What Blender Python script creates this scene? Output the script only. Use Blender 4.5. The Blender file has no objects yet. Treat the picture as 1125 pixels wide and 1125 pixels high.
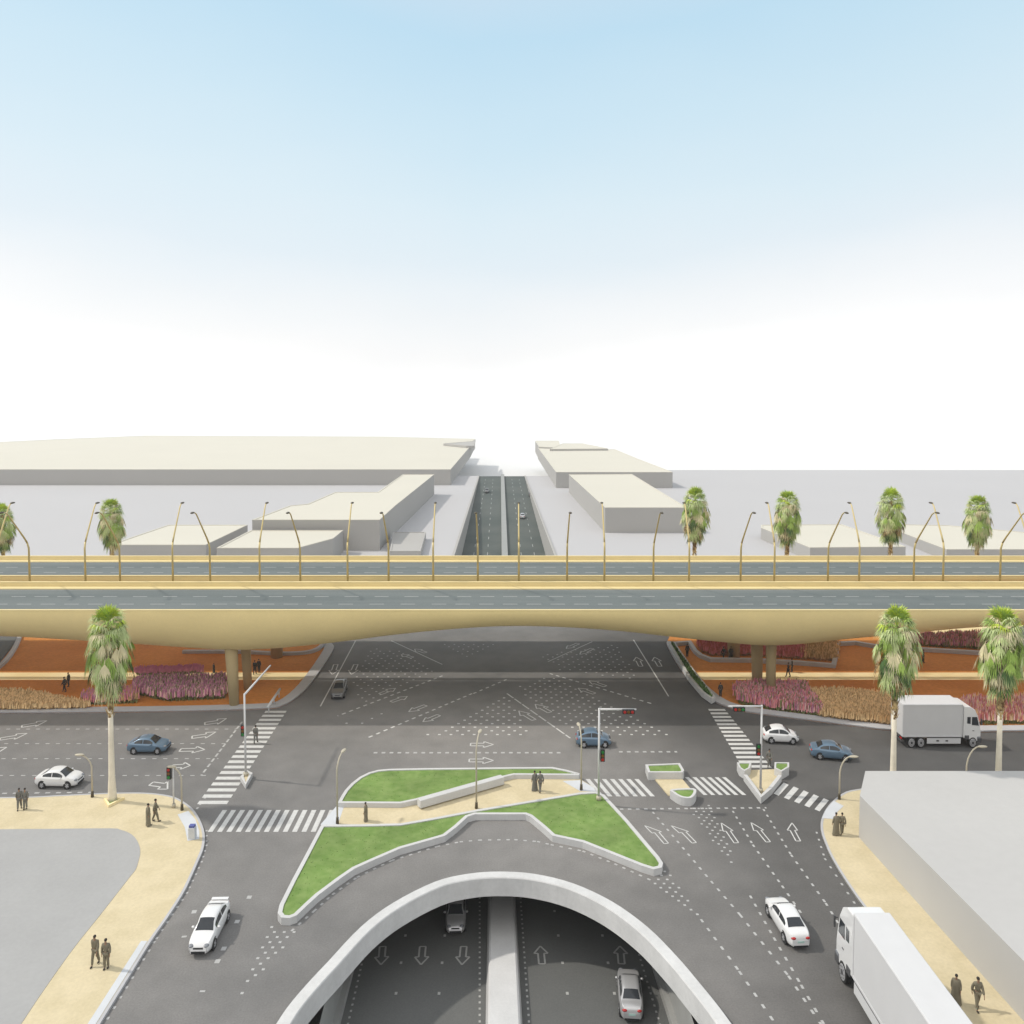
import bpy, bmesh, math, random
from mathutils import Vector, Matrix
from mathutils.geometry import tessellate_polygon
random.seed(7)
R = math.radians
PI = math.pi
scene = bpy.context.scene
COL = scene.collection

# ------------------------------------------------------------------ camera maths
F, CX, PY, H, P = 936.0, 562.5, 479.05, 34.0, R(3.0)
def ray(px, py):
    dx = (px - CX) / F; dy = (PY - py) / F
    return Vector((dx, math.cos(P) + dy * math.sin(P), -math.sin(P) + dy * math.cos(P)))
def G(px, py, z=0.0):                     # where the sight line meets the level z
    d = ray(px, py); t = (z - H) / d.z
    return Vector((d.x * t, d.y * t, z))
def GY(px, py, Y):                        # where it meets the upright plane y = Y
    d = ray(px, py); t = Y / d.y
    return Vector((d.x * t, Y, H + d.z * t))
LOW_Z, LOW_Y, LOW_S = -4.5, 57.0, -0.08   # the sunken carriageway
def GL(px, py, dz=0.0):
    d = ray(px, py)
    t = (LOW_Z + dz - LOW_S * LOW_Y - H) / (d.z - LOW_S * d.y)
    return Vector((d.x * t, d.y * t, H + d.z * t))
def lowz(y): return LOW_Z + LOW_S * (y - LOW_Y)

# ------------------------------------------------------------------ materials
def mat(name, col, rough=0.7, var=0.10, scale=1.0, metal=0.0, bump=0.0, detail=6.0, scale2=None, var2=0.0, spec=0.4, coat=0.0):
    m = bpy.data.materials.new(name); m.use_nodes = True
    nt = m.node_tree; b = nt.nodes['Principled BSDF']
    b.inputs['Roughness'].default_value = rough
    b.inputs['Metallic'].default_value = metal
    b.inputs['Specular IOR Level'].default_value = spec
    b.inputs['Coat Weight'].default_value = coat
    tc = nt.nodes.new('ShaderNodeTexCoord')
    n = nt.nodes.new('ShaderNodeTexNoise'); n.inputs['Scale'].default_value = scale; n.inputs['Detail'].default_value = detail
    nt.links.new(tc.outputs['Object'], n.inputs['Vector'])
    r = nt.nodes.new('ShaderNodeMapRange')
    r.inputs['From Min'].default_value = 0.25; r.inputs['From Max'].default_value = 0.75
    r.inputs['To Min'].default_value = 1 - var; r.inputs['To Max'].default_value = 1 + var
    nt.links.new(n.outputs['Fac'], r.inputs['Value'])
    val = r.outputs['Result']
    if scale2:
        n2 = nt.nodes.new('ShaderNodeTexNoise'); n2.inputs['Scale'].default_value = scale2; n2.inputs['Detail'].default_value = 4
        nt.links.new(tc.outputs['Object'], n2.inputs['Vector'])
        r2 = nt.nodes.new('ShaderNodeMapRange')
        r2.inputs['From Min'].default_value = 0.25; r2.inputs['From Max'].default_value = 0.75
        r2.inputs['To Min'].default_value = 1 - var2; r2.inputs['To Max'].default_value = 1 + var2
        nt.links.new(n2.outputs['Fac'], r2.inputs['Value'])
        mu = nt.nodes.new('ShaderNodeMath'); mu.operation = 'MULTIPLY'
        nt.links.new(val, mu.inputs[0]); nt.links.new(r2.outputs['Result'], mu.inputs[1]); val = mu.outputs[0]
    vm = nt.nodes.new('ShaderNodeVectorMath'); vm.operation = 'SCALE'
    vm.inputs[0].default_value = col
    nt.links.new(val, vm.inputs['Scale'])
    nt.links.new(vm.outputs['Vector'], b.inputs['Base Color'])
    if bump:
        bp = nt.nodes.new('ShaderNodeBump'); bp.inputs['Strength'].default_value = bump; bp.inputs['Distance'].default_value = 0.05
        nt.links.new(n.outputs['Fac'], bp.inputs['Height']); nt.links.new(bp.outputs['Normal'], b.inputs['Normal'])
    return m

def two_tone(name, c1, c2, scale, lo=0.4, hi=0.6, rough=0.9, bump=0.0, stretch=None, fine=None):
    m = bpy.data.materials.new(name); m.use_nodes = True
    nt = m.node_tree; b = nt.nodes['Principled BSDF']; b.inputs['Roughness'].default_value = rough
    b.inputs['Specular IOR Level'].default_value = 0.3
    tc = nt.nodes.new('ShaderNodeTexCoord'); src = tc.outputs['Object']
    if stretch:
        mp = nt.nodes.new('ShaderNodeMapping'); mp.inputs['Scale'].default_value = stretch
        nt.links.new(src, mp.inputs['Vector']); src = mp.outputs['Vector']
    n = nt.nodes.new('ShaderNodeTexNoise'); n.inputs['Scale'].default_value = scale; n.inputs['Detail'].default_value = 8
    nt.links.new(src, n.inputs['Vector'])
    cr = nt.nodes.new('ShaderNodeValToRGB')
    cr.color_ramp.elements[0].position = lo; cr.color_ramp.elements[0].color = (*c1, 1)
    cr.color_ramp.elements[1].position = hi; cr.color_ramp.elements[1].color = (*c2, 1)
    nt.links.new(n.outputs['Fac'], cr.inputs['Fac'])
    out = cr.outputs['Color']
    if fine:
        n2 = nt.nodes.new('ShaderNodeTexNoise'); n2.inputs['Scale'].default_value = fine[0]; n2.inputs['Detail'].default_value = 3
        nt.links.new(tc.outputs['Object'], n2.inputs['Vector'])
        r2 = nt.nodes.new('ShaderNodeMapRange')
        r2.inputs['From Min'].default_value = 0.3; r2.inputs['From Max'].default_value = 0.7
        r2.inputs['To Min'].default_value = 1 - fine[1]; r2.inputs['To Max'].default_value = 1 + fine[1]
        nt.links.new(n2.outputs['Fac'], r2.inputs['Value'])
        vm = nt.nodes.new('ShaderNodeVectorMath'); vm.operation = 'SCALE'
        nt.links.new(out, vm.inputs[0]); nt.links.new(r2.outputs['Result'], vm.inputs['Scale']); out = vm.outputs['Vector']
    nt.links.new(out, b.inputs['Base Color'])
    if bump:
        bp = nt.nodes.new('ShaderNodeBump'); bp.inputs['Strength'].default_value = bump; bp.inputs['Distance'].default_value = 0.06
        nt.links.new(n.outputs['Fac'], bp.inputs['Height']); nt.links.new(bp.outputs['Normal'], b.inputs['Normal'])
    return m

M = {}
M['asphalt'] = two_tone('asphalt', (0.150, 0.148, 0.147), (0.225, 0.216, 0.208), 0.022, 0.36, 0.60, 0.85, 0, None, (9.0, 0.10))
_nt = M['asphalt'].node_tree; _b = _nt.nodes['Principled BSDF']; _src = _b.inputs['Base Color'].links[0].from_socket
_tc = _nt.nodes.new('ShaderNodeTexCoord'); _sp = _nt.nodes.new('ShaderNodeSeparateXYZ'); _nt.links.new(_tc.outputs['Object'], _sp.inputs[0])
_n = _nt.nodes.new('ShaderNodeTexNoise'); _n.inputs['Scale'].default_value = 0.05; _n.inputs['Detail'].default_value = 5
_nt.links.new(_tc.outputs['Object'], _n.inputs['Vector'])
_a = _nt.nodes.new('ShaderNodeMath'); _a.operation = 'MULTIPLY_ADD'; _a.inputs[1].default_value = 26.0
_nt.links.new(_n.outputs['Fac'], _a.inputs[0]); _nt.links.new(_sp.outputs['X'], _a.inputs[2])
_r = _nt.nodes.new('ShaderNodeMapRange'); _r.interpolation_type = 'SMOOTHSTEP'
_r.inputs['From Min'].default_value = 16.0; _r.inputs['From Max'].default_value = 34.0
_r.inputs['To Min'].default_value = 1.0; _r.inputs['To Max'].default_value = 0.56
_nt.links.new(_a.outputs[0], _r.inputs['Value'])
_m2 = _nt.nodes.new('ShaderNodeTexNoise'); _m2.inputs['Scale'].default_value = 0.35; _m2.inputs['Detail'].default_value = 7; _m2.inputs['Roughness'].default_value = 0.65
_nt.links.new(_tc.outputs['Object'], _m2.inputs['Vector'])
_r2 = _nt.nodes.new('ShaderNodeMapRange'); _r2.inputs['From Min'].default_value = 0.3; _r2.inputs['From Max'].default_value = 0.7; _r2.inputs['To Min'].default_value = 0.90; _r2.inputs['To Max'].default_value = 1.10
_nt.links.new(_m2.outputs['Fac'], _r2.inputs['Value'])
_mm = _nt.nodes.new('ShaderNodeMath'); _mm.operation = 'MULTIPLY'
_nt.links.new(_r.outputs['Result'], _mm.inputs[0]); _nt.links.new(_r2.outputs['Result'], _mm.inputs[1])
_v = _nt.nodes.new('ShaderNodeVectorMath'); _v.operation = 'SCALE'
_nt.links.new(_src, _v.inputs[0]); _nt.links.new(_mm.outputs[0], _v.inputs['Scale']); _nt.links.new(_v.outputs['Vector'], _b.inputs['Base Color'])
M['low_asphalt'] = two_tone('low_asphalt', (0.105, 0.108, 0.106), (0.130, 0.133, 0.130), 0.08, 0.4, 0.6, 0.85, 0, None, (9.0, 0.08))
M['deck_asphalt'] = two_tone('deck_asphalt', (0.122, 0.142, 0.142), (0.150, 0.170, 0.169), 0.35, 0.4, 0.6, 0.85, 0, (0.1, 1, 1), (7.0, 0.08))
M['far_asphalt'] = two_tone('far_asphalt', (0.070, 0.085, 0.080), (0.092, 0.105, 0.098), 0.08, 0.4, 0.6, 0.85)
M['paint'] = mat('paint', (0.55, 0.55, 0.54), 0.7, 0.10, 3.0, scale2=0.4, var2=0.06)
M['dot_paint'] = mat('dot_paint', (0.42, 0.42, 0.415), 0.7, 0.14, 2.0)
M['worn_paint'] = mat('worn_paint', (0.38, 0.38, 0.37), 0.7, 0.16, 2.0)
M['white_ground'] = mat('white_ground', (0.71, 0.71, 0.71), 0.9, 0.02, 0.01)
M['city_ground'] = mat('city_ground', (0.45, 0.445, 0.455), 0.9, 0.02, 0.02)
M['cream'] = two_tone('cream', (0.555, 0.475, 0.31), (0.605, 0.52, 0.35), 0.5, 0.4, 0.6, 0.9, 0, None, (5.0, 0.05))
M['lot'] = mat('lot', (0.35, 0.35, 0.35), 0.9, 0.05, 0.2, scale2=4.0, var2=0.035)
M['ramp'] = mat('ramp', (0.56, 0.58, 0.61), 0.85, 0.04, 1.0)
M['concrete'] = mat('concrete', (0.54, 0.54, 0.54), 0.8, 0.05, 0.8, scale2=6.0, var2=0.04)
M['far_median'] = mat('far_median', (0.30, 0.31, 0.305), 0.85, 0.05, 0.3)
M['pale_kerb'] = mat('pale_kerb', (0.44, 0.44, 0.455), 0.85, 0.06, 0.8)
M['parapet'] = mat('parapet', (0.56, 0.56, 0.56), 0.8, 0.10, 0.6, scale2=4.0, var2=0.05)
M['retaining'] = mat('retaining', (0.30, 0.30, 0.29), 0.85, 0.10, 0.5)
M['bridge'] = mat('bridge', (0.86, 0.695, 0.345), 0.75, 0.04, 0.25, scale2=3.0, var2=0.02)
M['bridge_trim'] = mat('bridge_trim', (0.70, 0.575, 0.30), 0.7, 0.04, 0.5)
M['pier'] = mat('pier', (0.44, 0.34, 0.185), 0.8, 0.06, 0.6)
M['soil'] = two_tone('soil', (0.50, 0.185, 0.035), (0.60, 0.245, 0.055), 0.12, 0.35, 0.65, 0.95, 0, None, (3.0, 0.10))
M['sand'] = two_tone('sand', (0.80, 0.66, 0.36), (0.86, 0.73, 0.44), 0.2, 0.4, 0.6, 0.95)  # pale tone: painted sunlight on the plaza, also palm planter edging
M['lawn'] = two_tone('lawn', (0.135, 0.225, 0.055), (0.190, 0.275, 0.085), 1.4, 0.35, 0.65, 0.95, 0.4, None, (0.30, 0.16))
M['blade'] = mat('blade', (0.155, 0.25, 0.065), 0.8, 0.3, 2.0)
M['hedge'] = two_tone('hedge', (0.035, 0.075, 0.020), (0.070, 0.130, 0.035), 4.0, 0.4, 0.6, 0.95, 0.6)
M['roof'] = mat('roof', (0.585, 0.56, 0.485), 0.9, 0.02, 0.05)
M['block_wall'] = mat('block_wall', (0.39, 0.38, 0.365), 0.9, 0.02, 0.05)
M['near_roof'] = mat('near_roof', (0.46, 0.455, 0.45), 0.85, 0.04, 0.10, scale2=1.5, var2=0.02)
M['near_wall'] = mat('near_wall', (0.46, 0.452, 0.44), 0.85, 0.04, 0.12)
M['lamp_gold'] = mat('lamp_gold', (0.55, 0.44, 0.20), 0.45, 0.08, 1.0, metal=0.3)
M['lamp_dark'] = mat('lamp_dark', (0.085, 0.07, 0.045), 0.5, 0.1, 1.0, metal=0.3)
M['pole_cream'] = mat('pole_cream', (0.46, 0.42, 0.33), 0.5, 0.05, 1.0)
M['pole_white'] = mat('pole_white', (0.60, 0.60, 0.60), 0.45, 0.04, 1.0)
M['black'] = mat('black', (0.022, 0.022, 0.024), 0.55, 0.1, 3.0)
M['rubber'] = mat('rubber', (0.022, 0.022, 0.023), 0.8, 0.1, 5.0)
M['rim'] = mat('rim', (0.52, 0.52, 0.54), 0.35, 0.04, 5.0, metal=0.5)
M['glass'] = mat('glass', (0.030, 0.034, 0.040), 0.10, 0.05, 1.0, spec=0.6)
M['car_white'] = mat('car_white', (0.72, 0.72, 0.725), 0.32, 0.02, 1.0, coat=0.6)
M['car_blue'] = mat('car_blue', (0.115, 0.185, 0.265), 0.35, 0.03, 1.0, metal=0.2, coat=0.6)
M['car_silver'] = mat('car_silver', (0.50, 0.50, 0.51), 0.35, 0.03, 1.0, metal=0.4, coat=0.5)
M['car_grey'] = mat('car_grey', (0.15, 0.15, 0.15), 0.35, 0.03, 1.0, metal=0.2, coat=0.5)
M['truck'] = mat('truck', (0.60, 0.60, 0.61), 0.5, 0.025, 0.7, scale2=5.0, var2=0.01)
M['truck_dark'] = mat('truck_dark', (0.075, 0.075, 0.08), 0.6, 0.1, 2.0)
M['lens'] = mat('lens', (0.22, 0.23, 0.25), 0.15, 0.03, 3.0)
M['red_lens'] = mat('red_lens', (0.42, 0.025, 0.025), 0.25, 0.05, 3.0)
M['plate'] = mat('plate', (0.45, 0.62, 0.58), 0.5, 0.05, 3.0)
M['trunk_white'] = mat('trunk_white', (0.72, 0.66, 0.54), 0.85, 0.10, 1.5, bump=0.3)
M['trunk_boots'] = two_tone('trunk_boots', (0.16, 0.09, 0.04), (0.60, 0.45, 0.22), 3.0, 0.4, 0.6, 0.95, 0.6)
M['frond_bright'] = mat('frond_bright', (0.46, 0.58, 0.05), 0.6, 0.2, 1.0)
M['frond_green'] = mat('frond_green', (0.28, 0.41, 0.08), 0.6, 0.25, 1.0)
M['frond_grey'] = mat('frond_grey', (0.47, 0.55, 0.25), 0.65, 0.2, 1.0)
M['frond_straw'] = mat('frond_straw', (0.66, 0.60, 0.38), 0.8, 0.2, 1.0)
M['frond_dark'] = mat('frond_dark', (0.08, 0.15, 0.045), 0.7, 0.3, 1.0)
M['flower_pink'] = mat('flower_pink', (0.70, 0.25, 0.27), 0.8, 0.25, 2.0)
M['flower_purple'] = mat('flower_purple', (0.54, 0.22, 0.34), 0.8, 0.25, 2.0)
M['flower_red'] = mat('flower_red', (0.54, 0.17, 0.14), 0.8, 0.25, 2.0)
M['flower_pale'] = mat('flower_pale', (0.74, 0.46, 0.44), 0.8, 0.25, 2.0)
M['dry_grass'] = mat('dry_grass', (0.80, 0.56, 0.29), 0.9, 0.25, 2.0)
M['dry_dark'] = mat('dry_dark', (0.50, 0.32, 0.15), 0.9, 0.25, 2.0)
M['stem_green'] = mat('stem_green', (0.22, 0.24, 0.09), 0.8, 0.25, 2.0)
M['skin'] = mat('skin', (0.30, 0.18, 0.12), 0.6, 0.05, 3.0)
M['hair'] = mat('hair', (0.02, 0.016, 0.014), 0.7, 0.1, 8.0)
M['cloth_brown'] = mat('cloth_brown', (0.185, 0.165, 0.12), 0.9, 0.1, 4.0)
M['cloth_grey'] = mat('cloth_grey', (0.165, 0.162, 0.148), 0.9, 0.1, 4.0)
M['cloth_dark'] = mat('cloth_dark', (0.045, 0.042, 0.036), 0.9, 0.1, 4.0)
M['shoe'] = mat('shoe', (0.03, 0.026, 0.022), 0.6, 0.1, 4.0)
M['sig_red'] = mat('sig_red', (0.40, 0.02, 0.015), 0.3, 0.05, 3.0)
M['sig_amber'] = mat('sig_amber', (0.16, 0.075, 0.012), 0.3, 0.05, 3.0)
M['sig_green'] = mat('sig_green', (0.015, 0.19, 0.035), 0.3, 0.05, 3.0)
M['bin_blue'] = mat('bin_blue', (0.09, 0.11, 0.32), 0.6, 0.05, 3.0)

# ------------------------------------------------------------------ object helpers
def tag(o, label=None, cat=None, group=None, kind=None):
    if label: o['label'] = label
    if cat: o['category'] = cat
    if group: o['group'] = group
    if kind: o['kind'] = kind
    return o
def empty(name, loc=(0, 0, 0), rz=0.0):
    o = bpy.data.objects.new(name, None); COL.objects.link(o)
    o.location = loc; o.rotation_euler = (0, 0, rz); o.empty_display_size = 0.3
    return o
class MB:
    def __init__(s): s.v = []; s.f = []; s.m = []; s.mi = 0
    def add(s, vs, fs):
        b = len(s.v); s.v += [tuple(v) for v in vs]
        for f in fs: s.f.append(tuple(b + i for i in f)); s.m.append(s.mi)
    def quad(s, a, b, c, d): s.add([a, b, c, d], [(0, 1, 2, 3)])
    def box(s, c, d, rz=0.0, bev=0.0):
        hx, hy, hz = d[0] / 2, d[1] / 2, d[2] / 2; cs, sn = math.cos(rz), math.sin(rz)
        vs = []
        for z in (-hz, hz):
            for x, y in ((-hx, -hy), (hx, -hy), (hx, hy), (-hx, hy)):
                vs.append((c[0] + x * cs - y * sn, c[1] + x * sn + y * cs, c[2] + z))
        s.add(vs, [(3, 2, 1, 0), (4, 5, 6, 7), (0, 1, 5, 4), (1, 2, 6, 5), (2, 3, 7, 6), (3, 0, 4, 7)])
    def tube(s, pts, radii, n=8, cap=True):
        pts = [Vector(p) for p in pts]
        if not hasattr(radii, '__len__'): radii = [radii] * len(pts)
        rings = []; up = None
        for i, p in enumerate(pts):
            t = (pts[min(i + 1, len(pts) - 1)] - pts[max(i - 1, 0)]).normalized()
            ref = Vector((1, 0, 0)) if abs(t.x) < 0.9 else Vector((0, 1, 0))
            if up is None: u = (ref - t * ref.dot(t)).normalized()
            else: u = (up - t * up.dot(t)).normalized()
            up = u; w = t.cross(u)
            rings.append([p + (u * math.cos(2 * PI * k / n) + w * math.sin(2 * PI * k / n)) * radii[i] for k in range(n)])
        vs = [v for r in rings for v in r]; fs = []
        for i in range(len(pts) - 1):
            for k in range(n):
                a = i * n + k; b = i * n + (k + 1) % n
                fs.append((a, b, b + n, a + n))
        if cap:
            fs.append(tuple(range(n - 1, -1, -1))); fs.append(tuple((len(pts) - 1) * n + k for k in range(n)))
        s.add(vs, fs)
    def ball(s, c, r, nu=10, nv=7):
        if not hasattr(r, '__len__'): r = (r, r, r)
        vs = [(c[0], c[1], c[2] - r[2])]
        for j in range(1, nv):
            a = -PI / 2 + PI * j / nv
            for i in range(nu):
                b = 2 * PI * i / nu
                vs.append((c[0] + r[0] * math.cos(a) * math.cos(b), c[1] + r[1] * math.cos(a) * math.sin(b), c[2] + r[2] * math.sin(a)))
        vs.append((c[0], c[1], c[2] + r[2])); fs = []
        for i in range(nu): fs.append((0, 1 + (i + 1) % nu, 1 + i))
        for j in range(nv - 2):
            for i in range(nu):
                a = 1 + j * nu + i; b = 1 + j * nu + (i + 1) % nu
                fs.append((a, b, b + nu, a + nu))
        t = len(vs) - 1; o = 1 + (nv - 2) * nu
        for i in range(nu): fs.append((o + i, o + (i + 1) % nu, t))
        s.add(vs, fs)
    def cyl_y(s, c, r, y0, y1, n=20, r2=None):          # a disc or drum with its axis along y
        r2 = r if r2 is None else r2
        s.tube([(c[0], y0, c[2]), (c[0], y1, c[2])], [r, r2], n)
    def prism(s, poly, z0, z1, top=True, bottom=False, sides=True):
        n = len(poly)
        if sides:
            for i in range(n):
                a, b = poly[i], poly[(i + 1) % n]
                s.quad((a[0], a[1], z0), (b[0], b[1], z0), (b[0], b[1], z1), (a[0], a[1], z1))
        if top: s.sheet([poly], z1)
    def sheet(s, polys, z):
        flat = [Vector((p[0], p[1], 0)) for q in polys for p in q]
        tris = tessellate_polygon([[Vector((p[0], p[1], 0)) for p in q] for q in polys])
        fs = []
        for t in tris:
            a, b, c = (flat[i] for i in t)
            cr = (b - a).cross(c - a).z
            if abs(cr) < 1e-9: continue
            fs.append(tuple(t) if cr > 0 else (t[0], t[2], t[1]))
        s.add([(p.x, p.y, z if not callable(z) else z(p)) for p in flat], fs)
    def build(s, name, m=None, parent=None, smooth=False, mats=None):
        me = bpy.data.meshes.new(name)
        me.from_pydata(s.v, [], s.f)
        for mm in (mats or [m]): me.materials.append(mm)
        if mats: me.polygons.foreach_set('material_index', s.m)
        if smooth: me.polygons.foreach_set('use_smooth', [True] * len(me.polygons))
        me.update()
        o = bpy.data.objects.new(name, me); COL.objects.link(o)
        if parent: o.parent = parent
        return o
def recalc(o):
    bm = bmesh.new(); bm.from_mesh(o.data); bmesh.ops.recalc_face_normals(bm, faces=bm.faces); bm.to_mesh(o.data); bm.free()
def bevel(o, w, seg=2):
    bm = bmesh.new(); bm.from_mesh(o.data)
    bmesh.ops.remove_doubles(bm, verts=bm.verts, dist=1e-5)
    bmesh.ops.recalc_face_normals(bm, faces=bm.faces)
    es = [e for e in bm.edges if len(e.link_faces) == 2 and e.calc_face_angle(0) > 0.5]
    bmesh.ops.bevel(bm, geom=es, offset=w, segments=seg, affect='EDGES', profile=0.6)
    bm.to_mesh(o.data); bm.free()
    return o
def copy_tree(o, parent=None):
    c = o.copy(); COL.objects.link(c)
    if parent: c.parent = parent
    for ch in list(o.children): copy_tree(ch, c)
    return c
def struct(o): o['kind'] = 'structure'; return o
def poly(pxs, z=0.0): return [G(x, y, z) for x, y in pxs]
def ccw(p):
    a = sum(p[i][0] * p[(i + 1) % len(p)][1] - p[(i + 1) % len(p)][0] * p[i][1] for i in range(len(p)))
    return list(p) if a > 0 else list(reversed(p))
def spline(pts, sub=6, closed=False):
    pts = [Vector(p) for p in pts]; n = len(pts); out = []
    rng = range(n if closed else n - 1)
    for i in rng:
        p1, p2 = pts[i], pts[(i + 1) % n]
        p0 = pts[(i - 1) % n] if closed or i > 0 else p1 * 2 - p2
        p3 = pts[(i + 2) % n] if closed or i + 2 < n else p2 * 2 - p1
        for k in range(sub):
            t = k / sub
            out.append(0.5 * ((2 * p1) + (p2 - p0) * t + (2 * p0 - 5 * p1 + 4 * p2 - p3) * t * t + (3 * p1 - p0 - 3 * p2 + p3) * t ** 3))
    if not closed: out.append(pts[-1])
    return out
def offset_line(pts, d, closed=False):      # to the left of the walking direction for d > 0
    n = len(pts); out = []
    for i in range(n):
        a = pts[(i - 1) % n] if closed or i > 0 else pts[i]
        b = pts[(i + 1) % n] if closed or i < n - 1 else pts[i]
        p = pts[i]
        e1 = Vector((p[0] - a[0], p[1] - a[1])); e2 = Vector((b[0] - p[0], b[1] - p[1]))
        if e1.length < 1e-6: e1 = e2
        if e2.length < 1e-6: e2 = e1
        e1.normalize(); e2.normalize()
        n1 = Vector((-e1.y, e1.x)); n2 = Vector((-e2.y, e2.x)); m = n1 + n2
        if m.length < 0.3: m = n1.copy()
        m.normalize(); k = d / max(0.55, m.dot(n1))
        out.append(Vector((p[0] + m.x * k, p[1] + m.y * k, p[2] if len(p) > 2 else 0)))
    return out
def strip(mb, A, B, z):
    for i in range(len(A) - 1):
        mb.quad((A[i][0], A[i][1], z), (A[i + 1][0], A[i + 1][1], z), (B[i + 1][0], B[i + 1][1], z), (B[i][0], B[i][1], z))
def wall_line(mb, pts, w, z0, z1, closed=False):   # an upright wall of width w whose left face runs w to the left of pts
    A = pts; B = offset_line(pts, w, closed); n = len(pts)
    rng = range(n if closed else n - 1)
    for i in rng:
        j = (i + 1) % n
        a0, a1, b0, b1 = A[i], A[j], B[i], B[j]
        T = lambda p, z: (p[0], p[1], z)
        mb.quad(T(a0, z0), T(a1, z0), T(a1, z1), T(a0, z1))
        mb.quad(T(b1, z0), T(b0, z0), T(b0, z1), T(b1, z1))
        mb.quad(T(a0, z1), T(a1, z1), T(b1, z1), T(b0, z1))
    if not closed:
        for i, fl in ((0, 1), (n - 1, 0)):
            a, b = A[i], B[i]
            q = [(a[0], a[1], z0), (a[0], a[1], z1), (b[0], b[1], z1), (b[0], b[1], z0)]
            mb.quad(*(q if fl else q[::-1]))
def inside(p, poly_):
    c = False; n = len(poly_); j = n - 1
    for i in range(n):
        xi, yi, xj, yj = poly_[i][0], poly_[i][1], poly_[j][0], poly_[j][1]
        if (yi > p[1]) != (yj > p[1]) and p[0] < (xj - xi) * (p[1] - yi) / (yj - yi) + xi: c = not c
        j = i
    return c

# ------------------------------------------------------------------ camera, light, sky
cam = bpy.data.cameras.new('camera'); camo = bpy.data.objects.new('camera', cam); COL.objects.link(camo)
camo.location = (0, 0, H); camo.rotation_euler = (PI / 2 - P, 0, 0)
cam.sensor_width = 36; cam.sensor_fit = 'HORIZONTAL'; cam.lens = F / 1125 * 36
cam.shift_y = -(562.5 - PY) / 1125; cam.clip_start = 0.5; cam.clip_end = 60000
scene.camera = camo
SUN = Vector((0.9, -0.18, -1.0)).normalized()
elev = math.asin(-SUN.z); azim = math.atan2(-SUN.x, -SUN.y)      # from north, clockwise
sl = bpy.data.lights.new('sun', 'SUN'); so = bpy.data.objects.new('sun', sl); COL.objects.link(so)
sl.energy = 2.3; sl.angle = R(2.0); sl.color = (1.0, 0.94, 0.84)
so.rotation_euler = SUN.to_track_quat('-Z', 'Y').to_euler(); so.location = (-60, 20, 80)
w = bpy.data.worlds.new('World'); scene.world = w; w.use_nodes = True
nt = w.node_tree; nt.nodes.clear()
outw = nt.nodes.new('ShaderNodeOutputWorld')
sky = nt.nodes.new('ShaderNodeTexSky'); sky.sky_type = 'NISHITA'; sky.sun_disc = False
sky.sun_elevation = elev; sky.sun_rotation = azim; sky.dust_density = 3.0
bg1 = nt.nodes.new('ShaderNodeBackground'); bg1.inputs['Strength'].default_value = 0.10
nt.links.new(sky.outputs['Color'], bg1.inputs['Color'])
tc = nt.nodes.new('ShaderNodeTexCoord'); sep = nt.nodes.new('ShaderNodeSeparateXYZ')
nt.links.new(tc.outputs['Generated'], sep.inputs[0])
nz = nt.nodes.new('ShaderNodeTexNoise'); nz.inputs['Scale'].default_value = 2.2; nz.inputs['Detail'].default_value = 4
mp = nt.nodes.new('ShaderNodeMapping'); mp.inputs['Scale'].default_value = (1.0, 1.0, 2.4); mp.inputs['Location'].default_value = (0.3, 0.1, 0.7)
nt.links.new(tc.outputs['Generated'], mp.inputs['Vector']); nt.links.new(mp.outputs['Vector'], nz.inputs['Vector'])
ma = nt.nodes.new('ShaderNodeMath'); ma.operation = 'MULTIPLY_ADD'; ma.inputs[1].default_value = 0.10
sb = nt.nodes.new('ShaderNodeMath'); sb.operation = 'SUBTRACT'; sb.inputs[1].default_value = 0.5
nt.links.new(nz.outputs['Fac'], sb.inputs[0]); nt.links.new(sb.outputs[0], ma.inputs[0]); nt.links.new(sep.outputs['Z'], ma.inputs[2])
# the blue opens up round the middle of the view and pales to either side
ax = nt.nodes.new('ShaderNodeMath'); ax.operation = 'ABSOLUTE'
sx = nt.nodes.new('ShaderNodeMath'); sx.operation = 'SUBTRACT'; sx.inputs[1].default_value = -0.04
nt.links.new(sep.outputs['X'], sx.inputs[0]); nt.links.new(sx.outputs[0], ax.inputs[0])
mx = nt.nodes.new('ShaderNodeMath'); mx.operation = 'MULTIPLY_ADD'; mx.inputs[1].default_value = -0.10
nt.links.new(ax.outputs[0], mx.inputs[0]); nt.links.new(ma.outputs[0], mx.inputs[2])
cr = nt.nodes.new('ShaderNodeValToRGB'); e = cr.color_ramp.elements
nt.links.new(mx.outputs[0], cr.inputs['Fac'])
e[0].position = 0.0; e[0].color = (1.14, 1.14, 1.13, 1)
e[1].position = 0.045; e[1].color = (1.0, 1.005, 1.01, 1)
for pos, c in ((0.09, (0.905, 0.94, 0.965)), (0.14, (0.80, 0.885, 0.94)), (0.20, (0.735, 0.865, 0.935)), (0.28, (0.635, 0.815, 0.92)), (0.37, (0.535, 0.755, 0.90)), (0.46, (0.62, 0.76, 0.88)), (0.62, (0.68, 0.72, 0.77)), (1.0, (0.66, 0.67, 0.69))):
    el = e.new(pos); el.color = (*c, 1)
bg2 = nt.nodes.new('ShaderNodeBackground'); bg2.inputs['Strength'].default_value = 1.0
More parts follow.
